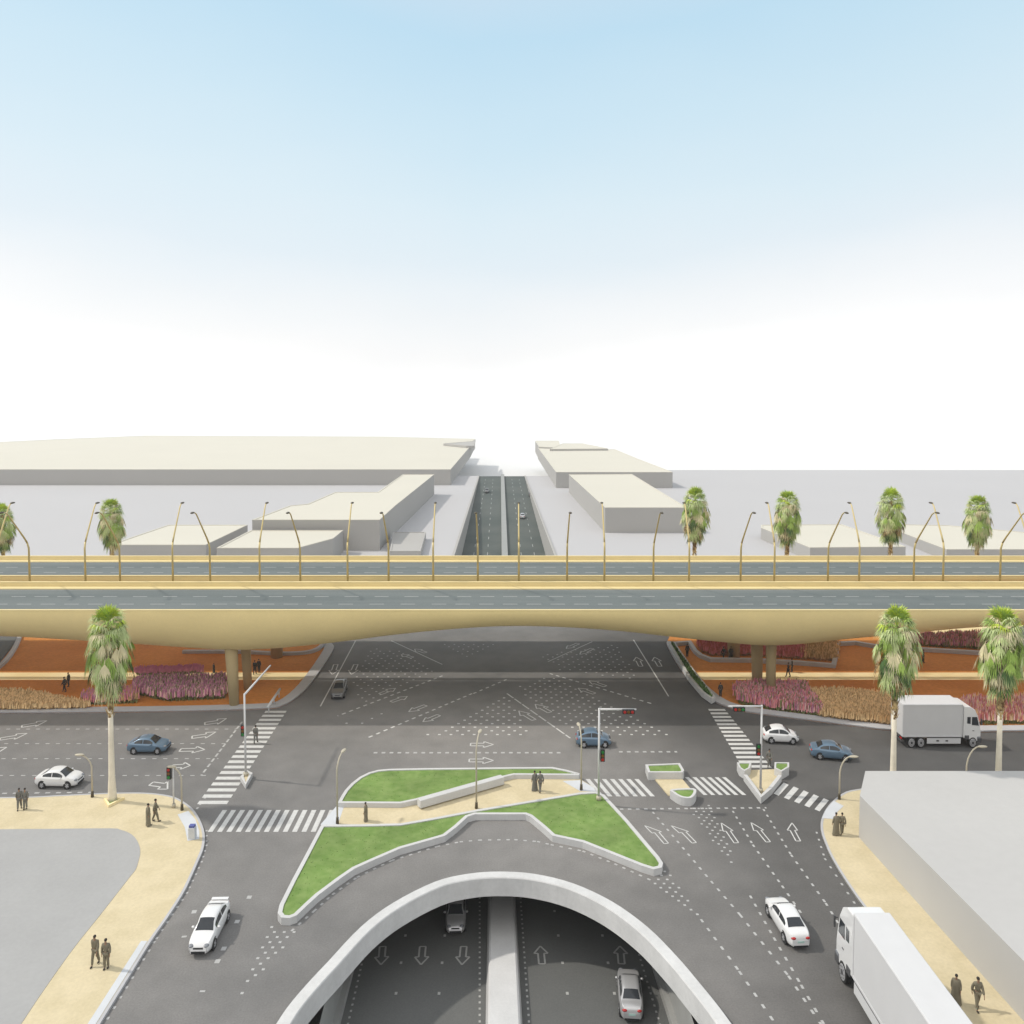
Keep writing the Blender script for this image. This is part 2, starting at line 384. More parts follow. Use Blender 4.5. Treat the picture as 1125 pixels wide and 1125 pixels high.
# sky behind the viewer shaped as added fill light: bright high, dim low
bk = nt.nodes.new('ShaderNodeMapRange'); bk.interpolation_type = 'SMOOTHSTEP'
bk.inputs['From Min'].default_value = -0.70; bk.inputs['From Max'].default_value = 0.10
bk.inputs['To Min'].default_value = 1.0; bk.inputs['To Max'].default_value = 0.0
nt.links.new(sep.outputs['Y'], bk.inputs['Value'])
mxw = nt.nodes.new('ShaderNodeMix'); mxw.data_type = 'RGBA'
cb_ = nt.nodes.new('ShaderNodeValToRGB'); eb = cb_.color_ramp.elements
eb[0].position = 0.16; eb[0].color = (0.22, 0.22, 0.215, 1)
eb[1].position = 0.50; eb[1].color = (1.75, 1.72, 1.65, 1)
nt.links.new(sep.outputs['Z'], cb_.inputs['Fac']); nt.links.new(cb_.outputs['Color'], mxw.inputs['B'])
nt.links.new(bk.outputs['Result'], mxw.inputs['Factor']); nt.links.new(cr.outputs['Color'], mxw.inputs['A'])
nt.links.new(mxw.outputs['Result'], bg2.inputs['Color'])
mix = nt.nodes.new('ShaderNodeMixShader'); mix.inputs[0].default_value = 0.90
nt.links.new(bg1.outputs[0], mix.inputs[1]); nt.links.new(bg2.outputs[0], mix.inputs[2])
nt.links.new(mix.outputs[0], outw.inputs['Surface'])
vs = scene.view_settings
vs.view_transform = 'Standard'; vs.look = 'None'; vs.exposure = 0.07; vs.gamma = 1.0
scene.cycles.max_bounces = 10; scene.cycles.diffuse_bounces = 4; scene.cycles.volume_bounces = 8

# ------------------------------------------------------------------ air
hm = bpy.data.materials.new('haze'); hm.use_nodes = True; hn = hm.node_tree; hn.nodes.clear()
ho = hn.nodes.new('ShaderNodeOutputMaterial'); hv = hn.nodes.new('ShaderNodeVolumePrincipled')
hv.inputs['Color'].default_value = (1, 1, 1, 1); hv.inputs['Density'].default_value = 0.00022; hv.inputs['Anisotropy'].default_value = 0.3
hn.links.new(hv.outputs[0], ho.inputs['Volume'])
HZ = True

# ------------------------------------------------------------------ ground, roads
RIM = [(296, 1135), (316, 1105), (338, 1079), (360, 1055.6), (395.6, 1018), (431, 991.6), (477, 968.4), (513, 959.6), (548.5, 957), (587.6, 959.6),
       (630, 970), (673, 990), (712, 1018), (744, 1050), (768, 1078), (790, 1105), (812, 1135)]
RZ = 0.95
rim_o = [G(x, y, RZ) for x, y in RIM]
d0 = (rim_o[0] - rim_o[1]).normalized(); d1 = (rim_o[-1] - rim_o[-2]).normalized()
rim_o = [rim_o[0] + d0 * 12 + Vector((0.0, -6, 0)), rim_o[0] + d0 * 5] + rim_o + [rim_o[-1] + d1 * 5, rim_o[-1] + d1 * 12 + Vector((0.0, -6, 0))]
rim_o = spline(rim_o, 4)
rim_i = offset_line(rim_o, -0.85)                       # walking left to right over the top: the hole lies to the right
hole = [Vector((p.x, p.y, 0)) for p in rim_i]
# trench of the far carriageway
T = {k: G(*v) for k, v in dict(nl=(498, 607), nr=(610, 607), fl=(525.5, 523), fr=(577.5, 523)).items()}
def along(a, b, y): t = (y - a.y) / (b.y - a.y); return Vector((a.x + (b.x - a.x) * t, y, 0))
tn, tf = 158.0, 341.0
TL0, TL1 = along(T['nl'], T['fl'], tn), along(T['nl'], T['fl'], tf)
TR0, TR1 = along(T['nr'], T['fr'], tn), along(T['nr'], T['fr'], tf)
def tz(y): return -7.0 * (tf - y) / (tf - tn) - 0.02
ridge = G(480, 523).x; ridge_r = G(636, 523).x
outline = [(-900, -60), (900, -60), (900, 368), (ridge_r, 368), (ridge_r, 342.0), (TR1.x, 342.0)]
trench = [(TR1.x, 342.0), (TR0.x, TR0.y), (TL0.x, TL0.y), (TL1.x, 342.0)]
outline = [(-900, -60), (900, -60), (900, 368), (ridge_r, 368), (ridge_r, 342.0)] + trench + [(ridge, 342.0), (ridge, 560), (-900, 560)]
mb = MB(); mb.sheet([outline, hole], -0.03)
mb.prism(outline, -10.0, -0.03, top=False)
struct(mb.build('city_ground', M['city_ground']))
mb = MB(); mb.quad((-4000, -300, -10.05), (4000, -300, -10.05), (4000, 6000, -10.05), (-4000, 6000, -10.05))
struct(mb.build('ground', M['white_ground']))
# asphalt of the junction and the roads through it
asp = [(-150, 12), (150, 12), (150, 134), (-150, 134)]
mb = MB(); mb.sheet([asp, hole], 0.0); struct(mb.build('road', M['asphalt']))
# trench walls and its road
mb = MB()
N = 12
for i in range(N):
    ya, yb = tn + (tf - tn) * i / N, tn + (tf - tn) * (i + 1) / N
    a, b = along(TL0, TL1, ya), along(TL0, TL1, yb); c, d = along(TR0, TR1, ya), along(TR0, TR1, yb)
    mb.quad((a.x, ya, tz(ya)), (c.x, ya, tz(ya)), (d.x, yb, tz(yb)), (b.x, yb, tz(yb)))
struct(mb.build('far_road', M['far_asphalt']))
tw = empty('trench_wall', ((TL0.x + TL1.x) / 2, 250, 0)); off = tw.location
tag(tw, 'pair of grey retaining walls lining the sunken road beyond the bridge', 'retaining wall')
for (A, B, s) in ((TL0, TL1, 1), (TR0, TR1, -1)):
    mb = MB()
    for i in range(N):
        ya, yb = tn + (tf - tn) * i / N, tn + (tf - tn) * (i + 1) / N
        a, b = along(A, B, ya), along(A, B, yb)
        for x0, x1 in ((0.0, 0.5),):
            p = [(a.x + s * x0, ya), (b.x + s * x0, yb), (b.x + s * x1, yb), (a.x + s * x1, ya)]
            za, zb = tz(ya), tz(yb)
            Lc = lambda q, z: (q[0] - off.x, q[1] - off.y, z)
            mb.quad(Lc(p[3], za - .3), Lc(p[2], zb - .3), Lc(p[2], 0.25), Lc(p[3], 0.25))
            mb.quad(Lc(p[0], 0.25), Lc(p[1], 0.25), Lc(p[2], 0.25), Lc(p[3], 0.25))
            mb.quad(Lc(p[0], -.1), Lc(p[1], -.1), Lc(p[1], 0.25), Lc(p[0], 0.25))
    mb.build('wall', M['block_wall'], tw)
# median of the far road and its lane dashes
fm = empty('median_barrier', (along(TL0, TL1, 170).x, 170, 0))
tag(fm, 'pale concrete median running down the middle of the far sunken road', 'median barrier')
mb = MB()
def trench_pt(u, y, dz):
    a, b = along(TL0, TL1, y), along(TR0, TR1, y); return Vector((a.x + (b.x - a.x) * u, y, tz(y) + dz)) - fm.location
for i in range(N):
    ya, yb = tn + (tf - tn) * i / N, tn + (tf - tn) * (i + 1) / N
    q = [[trench_pt(u, y, dz) for u, dz in ((.475, 0), (.48, .8), (.545, .8), (.55, 0))] for y in (ya, yb)]
    for k in range(3): mb.quad(q[0][k], q[0][k + 1], q[1][k + 1], q[1][k])
mb.build('kerb_wall', M['far_median'], fm)
mb = MB()
for u in (0.16, 0.315, 0.70, 0.85):
    y = 176.0
    while y < 335:
        a = trench_pt(u, y, .02) + fm.location; b = trench_pt(u, y + 3, .02) + fm.location
        mb.quad(a + Vector((-.07, 0, 0)), a + Vector((.07, 0, 0)), b + Vector((.07, 0, 0)), b + Vector((-.07, 0, 0))); y += 9
struct(mb.build('far_lane_marking', M['worn_paint']))

# sunken carriageway seen through the round opening
lp = [GL(350, 1124), GL(760, 1124)]
WL = lambda y: GL(368, 1124).x + (y - GL(368, 1124).y) * (GL(387, 1052).x - GL(368, 1124).x) / (GL(387, 1052).y - GL(368, 1124).y)
WR = lambda y: GL(742, 1125).x + (y - GL(742, 1125).y) * (GL(719, 1054).x - GL(742, 1125).x) / (GL(719, 1054).y - GL(742, 1125).y)
mb = MB(); ys = [12, 30, 45, 60, 75, 90]
for a, b in zip(ys, ys[1:]):
    mb.quad((WL(a) - .6, a, lowz(a)), (WR(a) + .6, a, lowz(a)), (WR(b) + .6, b, lowz(b)), (WL(b) - .6, b, lowz(b)))
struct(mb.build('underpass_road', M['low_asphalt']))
uw = empty('underpass_wall', (0, 50, 0)); tag(uw, 'dark grey side walls and end wall of the sunken underpass below the round opening', 'retaining wall')
for fn, s in ((WL, -1), (WR, 1)):
    mb = MB()
    for a, b in zip(ys, ys[1:]):
        p = [(fn(a), a - 50), (fn(b), b - 50), (fn(b) + s * 9, b - 50), (fn(a) + s * 9, a - 50)]
        mb.quad((*p[0], lowz(a) - .2), (*p[1], lowz(b) - .2), (*p[1], -0.35), (*p[0], -0.35))
        # a low kerb upstand along the wall
        q0, q1 = (p[0][0] - s * .35, p[0][1]), (p[1][0] - s * .35, p[1][1])
        mb.quad((*q0, lowz(a)), (*q1, lowz(b)), (*q1, lowz(b) + .5), (*q0, lowz(a) + .5))
        mb.quad((*q0, lowz(a) + .5), (*q1, lowz(b) + .5), (*p[1], lowz(b) + .5), (*p[0], lowz(a) + .5))
    mb.build('wall', M['retaining'], uw)
mb = MB(); mb.quad((WL(90), 39.5, lowz(90) - .3), (WR(90), 39.5, lowz(90) - .3), (WR(90), 39.5, -.1), (WL(90), 39.5, -.1)); mb.build('end_wall', M['retaining'], uw)
# median of the underpass
um = empty('underpass_median', (0, 45, lowz(45))); tag(um, 'broad light grey median wall between the sunken lanes under the round opening', 'median wall')
ML = (GL(536, 1125, .9), GL(538, 990, .9)); MR = (GL(572, 1125, .9), GL(565, 990, .9))
lx = lambda pr, y: pr[0].x + (y - pr[0].y) * (pr[1].x - pr[0].x) / (pr[1].y - pr[0].y)
mb = MB()
for a, b in zip(ys, ys[1:]):
    pr = []
    for y in (a, b):
        l, r = lx(ML, y), lx(MR, y)
        pr.append([(l - .15, y - 45, lowz(y) - lowz(45)), (l, y - 45, lowz(y) + .8 - lowz(45)), (l + .12, y - 45, lowz(y) + .9 - lowz(45)), (r - .12, y - 45, lowz(y) + .9 - lowz(45)), (r, y - 45, lowz(y) + .8 - lowz(45)), (r + .15, y - 45, lowz(y) - lowz(45))])
    for k in range(5): mb.quad(pr[0][k], pr[0][k + 1], pr[1][k + 1], pr[1][k])
mb.build('wall', M['concrete'], um)
# curved parapet round the opening
mb = MB(); n = len(rim_o)
sec = []
for o, i in zip(rim_o, rim_i):
    m_ = (i - o)
    P_ = lambda t, z: (o.x + m_.x * t, o.y + m_.y * t, z)
    sec.append([P_(-.03, 0), P_(0, RZ - .06), P_(.06, RZ), P_(.86, RZ), P_(.92, RZ - .06), P_(1.0, -.02), P_(1.03, -0.30), P_(.98, -0.30)])
for a, b in zip(sec, sec[1:]):
    for k in range(7): mb.quad(a[k + 1], a[k], b[k], b[k + 1])
rp = mb.build('parapet_wall', M['parapet']); recalc(rp)
tag(rp, 'thick white curved parapet wall around the semicircular underpass opening', 'parapet')

# ------------------------------------------------------------------ pavements and plazas
LP_out = [(-260, 879), (0, 877), (60, 875), (101, 873), (130, 872), (157, 872), (178, 874), (193, 878), (208, 888), (217, 901), (222, 916), (221, 931), (215, 946), (207, 964), (198, 982), (181, 1008), (162, 1035), (134, 1080), (106, 1125), (60, 1200)]
LP_in = [(-20, 1200), (23, 1125), (76, 1048), (110, 1005), (142, 964), (149, 955), (152, 946), (154, 937), (153, 929), (149, 921), (142, 915), (132, 911.5), (122, 910), (60, 910.5), (0, 911), (-260, 914)]
PZ = 0.15
def raised(name, pts, z, m):
    p = ccw(pts); mb = MB(); mb.prism([(q[0], q[1]) for q in p], -0.02, z); o = mb.build(name, m); return struct(o)
lo = spline(poly(LP_out, PZ), 3); li = poly(LP_in, PZ)
raised('pavement', lo + spline(li, 3), PZ, M['cream'])
# kerbstones of that pavement
def kerb(name, pts, w, z, m):
    mb = MB(); wall_line(mb, pts, w, 0.0, z); o = mb.build(name, m); recalc(o); return struct(o)
kerb('pavement_kerb', lo, -0.0 + 0.18, PZ + .012, M['pale_kerb'])
raised('lot', [Vector(p) for p in spline(poly(LP_in, .17), 3)] + [G(-600, 914, .17), G(-600, 1200, .17)], .17, M['lot'])
mb = MB(); mb.sheet([ccw(poly([(195, 895), (207, 891), (215, 901), (219, 913), (219, 922), (206, 924), (203, 909)], PZ))], PZ + .016); struct(mb.build('kerb_ramp', M['ramp']))
mb = MB(); mb.sheet([ccw(poly([(155, 1034), (162, 1034), (134, 1079), (106, 1124), (60, 1199), (50, 1199), (97, 1124)], PZ))], PZ + .018); struct(mb.build('kerb_ramp', M['ramp']))
RP = [(1010, 862), (960, 864), (945, 866.6), (929, 870), (916, 879), (908, 888), (903, 898), (901.5, 906), (902.5, 915), (906, 925), (913, 941), (928, 966), (946, 992), (970, 1022), (996, 1056), (1020, 1088), (1052, 1130), (1100, 1200)]
ro = spline(poly(RP, PZ), 3)
raised('pavement', ro + [G(1400, 1200, PZ), G(1400, 862, PZ)], PZ, M['cream'])
kerb('pavement_kerb', [p for p in reversed(ro)], -0.18, PZ + .012, M['pale_kerb'])
mb = MB(); mb.sheet([ccw(poly([(916, 880), (927, 885.5), (920, 892), (916, 900), (903, 899), (908, 889)], PZ))], PZ + .016); struct(mb.build('kerb_ramp', M['ramp']))

# plaza earth under the bridge, left and right
KL = [(-260, 783), (0, 783), (120, 782), (220, 780.5), (294, 778), (310, 775), (322, 769), (333, 760), (342, 750), (355, 732), (366, 714), (366, 709), (360, 704), (350, 700)]
kl = spline(poly(KL, .12), 3)
raised('plaza_soil', kl + [G(352, 694, .12), G(28, 694, .12), G(20, 700, .12), G(12, 713, .12), G(0, 728, .12), G(-40, 745, .12), G(-260, 750, .12)], .12, M['soil'])
kerb('plaza_kerb', kl, 1.25, .22, M['pale_kerb'])
KR = [(733, 705), (733, 709), (742, 726), (754, 743), (770, 759), (788, 772), (810, 779.5), (839, 784.5), (890, 791), (940, 797.5), (985, 802.5), (1060, 804), (1125, 803), (1400, 803)]
kr = spline(poly(KR, .12), 3)
raised('plaza_soil', kr + [G(1400, 690, .12), G(740, 690, .12)], .12, M['soil'])
kerb('plaza_kerb', kr, 1.25, .22, M['pale_kerb'])
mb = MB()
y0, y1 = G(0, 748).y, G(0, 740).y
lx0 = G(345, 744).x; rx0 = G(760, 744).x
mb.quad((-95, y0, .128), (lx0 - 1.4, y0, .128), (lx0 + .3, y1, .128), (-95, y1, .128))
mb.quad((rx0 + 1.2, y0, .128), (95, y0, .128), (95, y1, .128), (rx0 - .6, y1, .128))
struct(mb.build('path', M['sand']))  # pale strip paints the sunlight that falls between the two decks
mb = MB()
ya = G(0, 700).y
mb.quad((-95, ya, .13), (G(352, 700).x, ya, .13), (G(352, 694).x, ya + 14, .13), (-95, ya + 14, .13))
mb.quad((G(742, 700).x, ya, .13), (95, ya, .13), (95, ya + 14, .13), (G(738, 694).x, ya + 14, .13))
struct(mb.build('sunlit_tone_ground', M['sand']))  # cream tone paints the plaza ground as sunlit beyond the far deck
# curved ends of the loop roads at both edges
def low_wall(pxs, w, z, label, name='low_wall', m='pale_kerb', sp=True):
    pts = poly(pxs, z)
    if sp: pts = spline(pts, 4)
    c = pts[len(pts) // 2].copy(); c.z = 0
    mb = MB(); wall_line(mb, [p - c for p in pts], w, 0.1, z); o = mb.build(name, M[m]); recalc(o); o.location = c
    return tag(o, label, 'low wall', 'low walls under the bridge')
low_wall([(20, 696), (17, 704), (11, 715), (0, 728), (-20, 742)], .5, .5, 'pale low wall curving round the dark ramp at the left edge')
low_wall([(200, 715), (260, 715), (305, 717), (335, 716), (350, 712), (359, 705)], .5, .5, 'pale low wall behind the left pair of bridge piers')
low_wall([(744, 706), (756, 705), (762, 714), (768, 719), (780, 723.5), (825, 724), (880, 727), (918, 730), (921, 718), (922, 706)], .5, .6, 'pale low wall holding the red flower bed behind the right piers', sp=False)
low_wall([(922, 706), (940, 705), (961, 708.5), (1010, 712), (1070, 715.5), (1125, 719)], .5, .6, 'pale low wall below the upper pink bed at the right edge', sp=False)
mb = MB(); mb.sheet([ccw(poly([(28, 690), (20, 697), (15, 707), (8, 717), (0, 727), (-30, 745), (-100, 745), (-100, 690)], .14))], .14); struct(mb.build('ramp_road', M['low_asphalt']))
mb = MB(); mb.sheet([ccw(poly([(1126, 686), (1116, 692), (1112, 700), (1114, 712), (1125, 728), (1160, 738), (1260, 738), (1260, 686)], .14))], .14); struct(mb.build('ramp_road', M['low_asphalt']))

# ------------------------------------------------------------------ painted markings
mk = MB(); ZM = 0.006
def seg(a, b, w, z=ZM, m=None):
    m = m or mk
    d = (b - a); d.z = 0
    if d.length < 1e-4: return
    d.normalize(); nn = Vector((-d.y, d.x, 0)) * w / 2
    m.quad((a.x - nn.x, a.y - nn.y, z), (b.x - nn.x, b.y - nn.y, z), (b.x + nn.x, b.y + nn.y, z), (a.x + nn.x, a.y + nn.y, z))
DOT = MB()
def dash(pxs, on, offl, w, m=None):
    m = m or DOT
    pts = [G(*p) for p in pxs]; L = 0
    for a, b in zip(pts, pts[1:]):
        tot = (b - a).length; d = (b - a) / tot; s = 0
        while s < tot: seg(a + d * s, a + d * min(tot, s + on), w, m=m); s += on + offl
def hatch(pxs, step, size, m=None, jitter=.0):
    m = m or DOT
    size *= .72
    P_ = poly(pxs); xs = [p.x for p in P_]; ysx = [p.y for p in P_]; y = min(ysx); r = 0
    while y < max(ysx):
        x = min(xs) + (step / 2 if r % 2 else 0)
        while x < max(xs):
            if inside((x, y), P_): seg(Vector((x - size / 2, y, 0)), Vector((x + size / 2, y, 0)), size, m=m)
            x += step
        y += step * .8; r += 1
for y, xe in ((801, 260), (817, 250), (833.5, 240), (852, 230)):
    dash([(-200, y), (xe, y)], .38, .62, .14)
dash([(-200, 874), (100, 870.5)], .4, .5, .2)
dash([(266, 793), (221, 852)], .7, .4, .18)
dash([(228, 873), (216, 889)], .7, .4, .18)
# junction lines
J = MB()
for a, on, of, w_ in (([(390.6, 704), (352, 776)], 30, 1, .14), ([(430, 704), (486, 730)], 30, 1, .14), ([(518.6, 762), (403, 811)], .5, .5, .22), ([(486, 742.5), (371, 786.6)], .5, .5, .22),
                      ([(557, 762), (626.5, 811)], 1.6, .25, .16), ([(604, 740), (719, 774)], .5, .5, .22), ([(696, 703), (734.5, 765)], 30, 1, .14), ([(602, 727), (650.6, 705)], 30, 1, .12), ([(520, 762), (560, 745)], .5, .6, .2)):
    dash(a, on, of, w_, J)
dash([(410.5, 827), (617, 827)], .35, .4, .3); dash([(680, 826), (744, 826)], .35, .4, .3)
hatch([(404, 712), (436, 714), (482, 738), (398, 774), (388, 750)], 1.25, .30, J)
hatch([(556, 764), (470, 807), (584, 807)], 1.15, .36, J); hatch([(566, 756), (604, 743), (735, 807), (634, 807)], 1.15, .34, J)
hatch([(591, 719), (676, 708), (704, 748), (614, 736)], 1.25, .30, J); hatch([(478, 708), (545, 706), (520, 724)], 1.3, .26, J); hatch([(372, 795), (415, 785), (440, 776), (398, 800)], 1.6, .3, J)
# right approach
for a in ([(717, 892), (781, 968), (813, 1005), (866, 1072), (905, 1130)], [(805, 891), (827, 928), (859, 973), (880, 1003)], [(838.7, 889), (869, 939), (907, 992), (940, 1045), (990, 1130)], [(770, 1010), (812, 1067), (852, 1125)], [(824, 984), (850, 1030), (880, 1082), (905, 1125)]):
    dash(a, .32, .60, .15)
dash([(681, 889), (842, 887.5)], .28, .38, .22)
hatch([(728, 949), (742, 966), (774, 1015), (764, 1010), (714, 968)], .62, .24); hatch([(755, 888), (779, 884), (796, 915), (812, 960)], .62, .24)
dash([(897, 914), (906, 943), (940, 994)], .25, .8, .14)
# left approach
hatch([(298, 1008), (310, 1022), (326, 1022), (312, 1042), (262, 1098)], .62, .24)
dash([(274.7, 984), (240, 1054), (222, 1090)], .35, 2.3, .3); dash([(227, 912), (227, 928), (222, 946), (206, 980), (170, 1034), (114, 1126)], .2, .6, .15)
dash([(214, 1000), (202, 1030)], .35, 2.3, .3)
INN = [(320, 1023), (345, 1001), (365, 983), (392, 964), (430, 945.5), (480, 930), (505, 925), (526, 923), (565, 922.5), (590, 924.5), (605, 928), (640, 935), (675, 949), (715, 967)]
dash(INN, .25, .45, .16)
def arrow(t, h, w=1.15, m=None, z=ZM, G_=None, fat=.13, hook=0, fz=None):
    m = m or mk; g = G_ or G
    a, b = g(*t), g(*h); d = b - a; d.z = 0; L = d.length; d.normalize(); n_ = Vector((-d.y, d.x, 0))
    hl = min(1.6, L * .42); s = w * .22
    bend = n_ * (hook * w)
    pts = [a - n_ * s, a + d * (L - hl) - n_ * s, a + d * (L - hl) - n_ * w / 2, b + bend, a + d * (L - hl) + n_ * w / 2, a + d * (L - hl) + n_ * s, a + n_ * s]
    if hook: pts = [p + bend * .8 * max(0, ((p - a).dot(d) / L - .35)) for p in pts]
    for p, q in zip(pts, pts[1:] + pts[:1]):
        if fz: slope_seg(p, q, fat, m, fz)
        else: seg(p, q, fat, z, m)
def slope_seg(a, b, w, m, fz):
    d = (b - a); d.z = 0
    if d.length < 1e-4: return
    d.normalize(); nn = Vector((-d.y, d.x, 0)) * w / 2
    m.quad(*[(p.x, p.y, fz(p.y) + .012) for p in (a - nn, b - nn, b + nn, a + nn)])
for t, h, hk in (((24, 798), (51, 794), .25), ((0, 812), (29, 808), .25), ((225, 795), (249, 792), .3), ((211, 810), (237, 807), .3), ((-16, 827), (6, 824), .3), ((198, 824), (225, 823.5), 0), ((189, 842), (209, 841), -.0), ((166, 861), (189, 863), -.3)):
    arrow(t, h, 1.5, hook=hk)
for t, h in (((453, 722.5), (441, 719)), ((467.5, 717), (455.5, 713)), ((417.7, 762.4), (434.7, 756)), ((430, 771), (447.5, 765)), ((467.5, 775), (449, 782)), ((482, 785.7), (464.6, 793)), ((635, 707), (622, 712.6)), ((650.6, 712.6), (637, 719)),
             ((665, 754), (647, 748)), ((653, 762), (635, 756)), ((604, 782.6), (588, 773.7)), ((586.6, 791), (570, 781)), ((704, 732), (699, 722)), ((725, 732), (719, 722)), ((369, 730), (365, 741)), ((391, 730), (386, 741))):
    arrow(t, h, 1.2, fat=.12, m=J)
for t, h in (((517, 818), (542, 818)), ((515.5, 835.5), (542, 835.5))): arrow(t, h, 1.4)
for t, h, hk in (((732, 926.7), (716, 906), .5), ((762.7, 926), (745, 906), .5), ((809, 926), (794, 904), .1), ((844, 925), (826.7, 903.5), .1), ((877, 924), (865, 904), -.3)):
    arrow(t, h, .8, hook=hk, fat=.085)
struct(mk.build('lane_marking', M['paint']))
struct(J.build('junction_marking', M['paint'])); struct(DOT.build('dotted_marking', M['dot_paint']))
# sunken road markings
lm = MB()
def ldash(a, b, on, of, w_):
    p, q = GL(*a), GL(*b); L = (q - p).length; d = (q - p) / L; s = 0
    while s < L: slope_seg(p + d * s, p + d * (s + on), w_, lm, lowz); s += on + of
ldash((401.5, 1042), (380, 1135), .2, .4, .13); ldash((527, 982), (527, 1135), .2, .4, .13); ldash((571.5, 982), (582, 1135), .2, .4, .13); ldash((697, 1032), (728, 1135), .2, .4, .13)
for x0, x1 in ((448, 428), (489.5, 478), (613, 630), (660, 684)):
    ldash((x0 + (2 if x0 < 560 else -4), 1000), (x1, 1135), .28, 3.0, .17)
for x in (419, 463, 508): arrow((x + 1.5, 1040), (x - .5, 1060), .95, lm, G_=GL, fat=.12, fz=lowz)
for x in (594.5, 682): arrow((x + 1, 1059), (x - 1, 1039.5), .95, lm, G_=GL, fat=.12, fz=lowz)
struct(lm.build('underpass_marking', M['worn_paint']))
# zebra crossings
def bars(name, quads):
    mb = MB()
    for q in quads: mb.add([(p.x, p.y, ZM + .004) for p in ccw([G(*c) for c in q])], [(0, 1, 2, 3)])
    return struct(mb.build(name, M['paint']))
def lerp(a, b, t): return (a[0] + (b[0] - a[0]) * t, a[1] + (b[1] - a[1]) * t)
def zebra_rows(name, t0, t1, b0, b1, n):       # bars that lie level, stacked from the far end to the near end
    qs = []
    A0, A1, B0, B1 = (G(*p) for p in (t0, t1, b0, b1)); mb = MB()
    for i in range(n):
        f0, f1 = i / n, (i + .52) / n
        p = [A0.lerp(B0, f0), A1.lerp(B1, f0), A1.lerp(B1, f1), A0.lerp(B0, f1)]
        mb.add([(q.x, q.y, ZM + .004) for q in ccw(p)], [(0, 1, 2, 3)])
    return struct(mb.build(name, M['paint']))
zebra_rows('crosswalk', (292, 781), (315, 781), (214, 887), (247, 887), 19)
zebra_rows('crosswalk', (778, 779), (796, 779), (817, 846), (850, 846), 15)
def zebra_cols(name, xl, xr, yt, yb, n, skew=0.0):      # bars that run away from the viewer
    mb = MB(); L0, R0 = G(xl, yb).x, G(xr, yb).x; Ya, Yb = G(0, yb).y, G(0, yt).y; st = (R0 - L0) / n
    for i in range(n):
        x = L0 + i * st; mb.quad((x, Ya, ZM + .004), (x + st * .52, Ya, ZM + .004), (x + st * .52 + skew, Yb, ZM + .004), (x + skew, Yb, ZM + .004))
    return struct(mb.build(name, M['paint']))
zebra_cols('crosswalk', 228, 362, 890, 914, 13)
zebra_cols('crosswalk', 640, 724, 856, 875, 9, -.9); zebra_cols('crosswalk', 773, 824, 854, 873.5, 6, -.9)
bars('crosswalk', [[(850 + i * 11.2, 872 + i * 4.3), (855.6 + i * 11.2, 874.3 + i * 4.3), (866.6 + i * 11, 862.3 + i * 4.3), (861 + i * 11, 859.8 + i * 4.3)] for i in range(5)])

# ------------------------------------------------------------------ traffic islands
def tufts(name, P_, z, count, hgt, mats, parent, orig, w=.05, seed=1):
    rnd = random.Random(seed); mb = MB(); xs = [p[0] for p in P_]; yy = [p[1] for p in P_]; k = 0; tries = 0
    while k < count and tries < count * 20:
        tries += 1
        x, y = rnd.uniform(min(xs), max(xs)), rnd.uniform(min(yy), max(yy))
        if not inside((x, y), P_): continue
        k += 1; a = rnd.uniform(0, PI); hh = hgt * rnd.uniform(.5, 1.2); l = rnd.uniform(-.5, .5) * hh
        mb.mi = rnd.randrange(len(mats)); c, s_ = math.cos(a) * w, math.sin(a) * w
        mb.add([(x - c - orig.x, y - s_ - orig.y, z), (x + c - orig.x, y + s_ - orig.y, z), (x + l - orig.x, y + l * .6 - orig.y, z + hh)], [(0, 1, 2)])
    o = mb.build(name, None, parent, mats=mats); o['kind'] = 'stuff'; return o
def bed_island(root, pts, z, kw, kname='kerb_wall', lawn='lawn', dens=14, seed=1, sm=2):
    c = root.location
    P_ = ccw([Vector((p.x, p.y, 0)) for p in pts])
    inn = offset_line(P_, kw, True)
    mb = MB(); wall_line(mb, [p - c for p in P_], kw, 0, z, True); k = mb.build(kname, M['concrete'], root); recalc(k)
    mb = MB(); mb.sheet([[p - c for p in inn]], z - .07); g = mb.build('lawn', M[lawn], root)
    area = abs(sum(inn[i].x * inn[(i + 1) % len(inn)].y - inn[(i + 1) % len(inn)].x * inn[i].y for i in range(len(inn)))) / 2
    tufts('grass', inn, z - .08, int(area * 4), .07, [M['blade'], M['lawn']], g, c, .05, seed)
isl = empty('traffic_island', G(500, 900)); tag(isl, 'large green lawn traffic island crossed by a cream path in the middle of the junction', 'traffic island')
UP = [(371, 882), (374, 876), (379, 868), (386, 860.5), (395, 853.5), (405, 848.5), (415, 845.8), (428, 844.6), (470, 843.8), (516, 843.4), (560, 842.9), (607, 842.6), (622, 845.5), (637, 849.5), (636, 851.5), (565, 851), (552, 854), (505, 866), (459, 878.5), (440, 882.5)]
LO = [(353, 906), (400, 905.5), (440, 904.5), (475, 898.5), (523, 889.5), (580, 880), (637, 870.5), (655, 869.5), (664, 873), (690, 901), (712, 927), (724, 941), (728.5, 948), (727, 953), (718, 955), (705, 951), (675, 939), (640, 925), (607, 918), (596, 908), (582, 896.5), (577, 894.5), (522, 894.5), (514, 897), (502, 908), (489, 918), (470, 923.5), (440, 932), (410, 945), (390, 954), (374, 965), (362, 974), (350, 983), (338, 994), (326, 1005.5), (318, 1008.5), (309, 1008), (305, 1003), (307, 994), (320, 968), (335, 940)]
bed_island(isl, poly(UP, .5), .5, .28, seed=3); bed_island(isl, poly(LO, .5), .5, .28, seed=4)
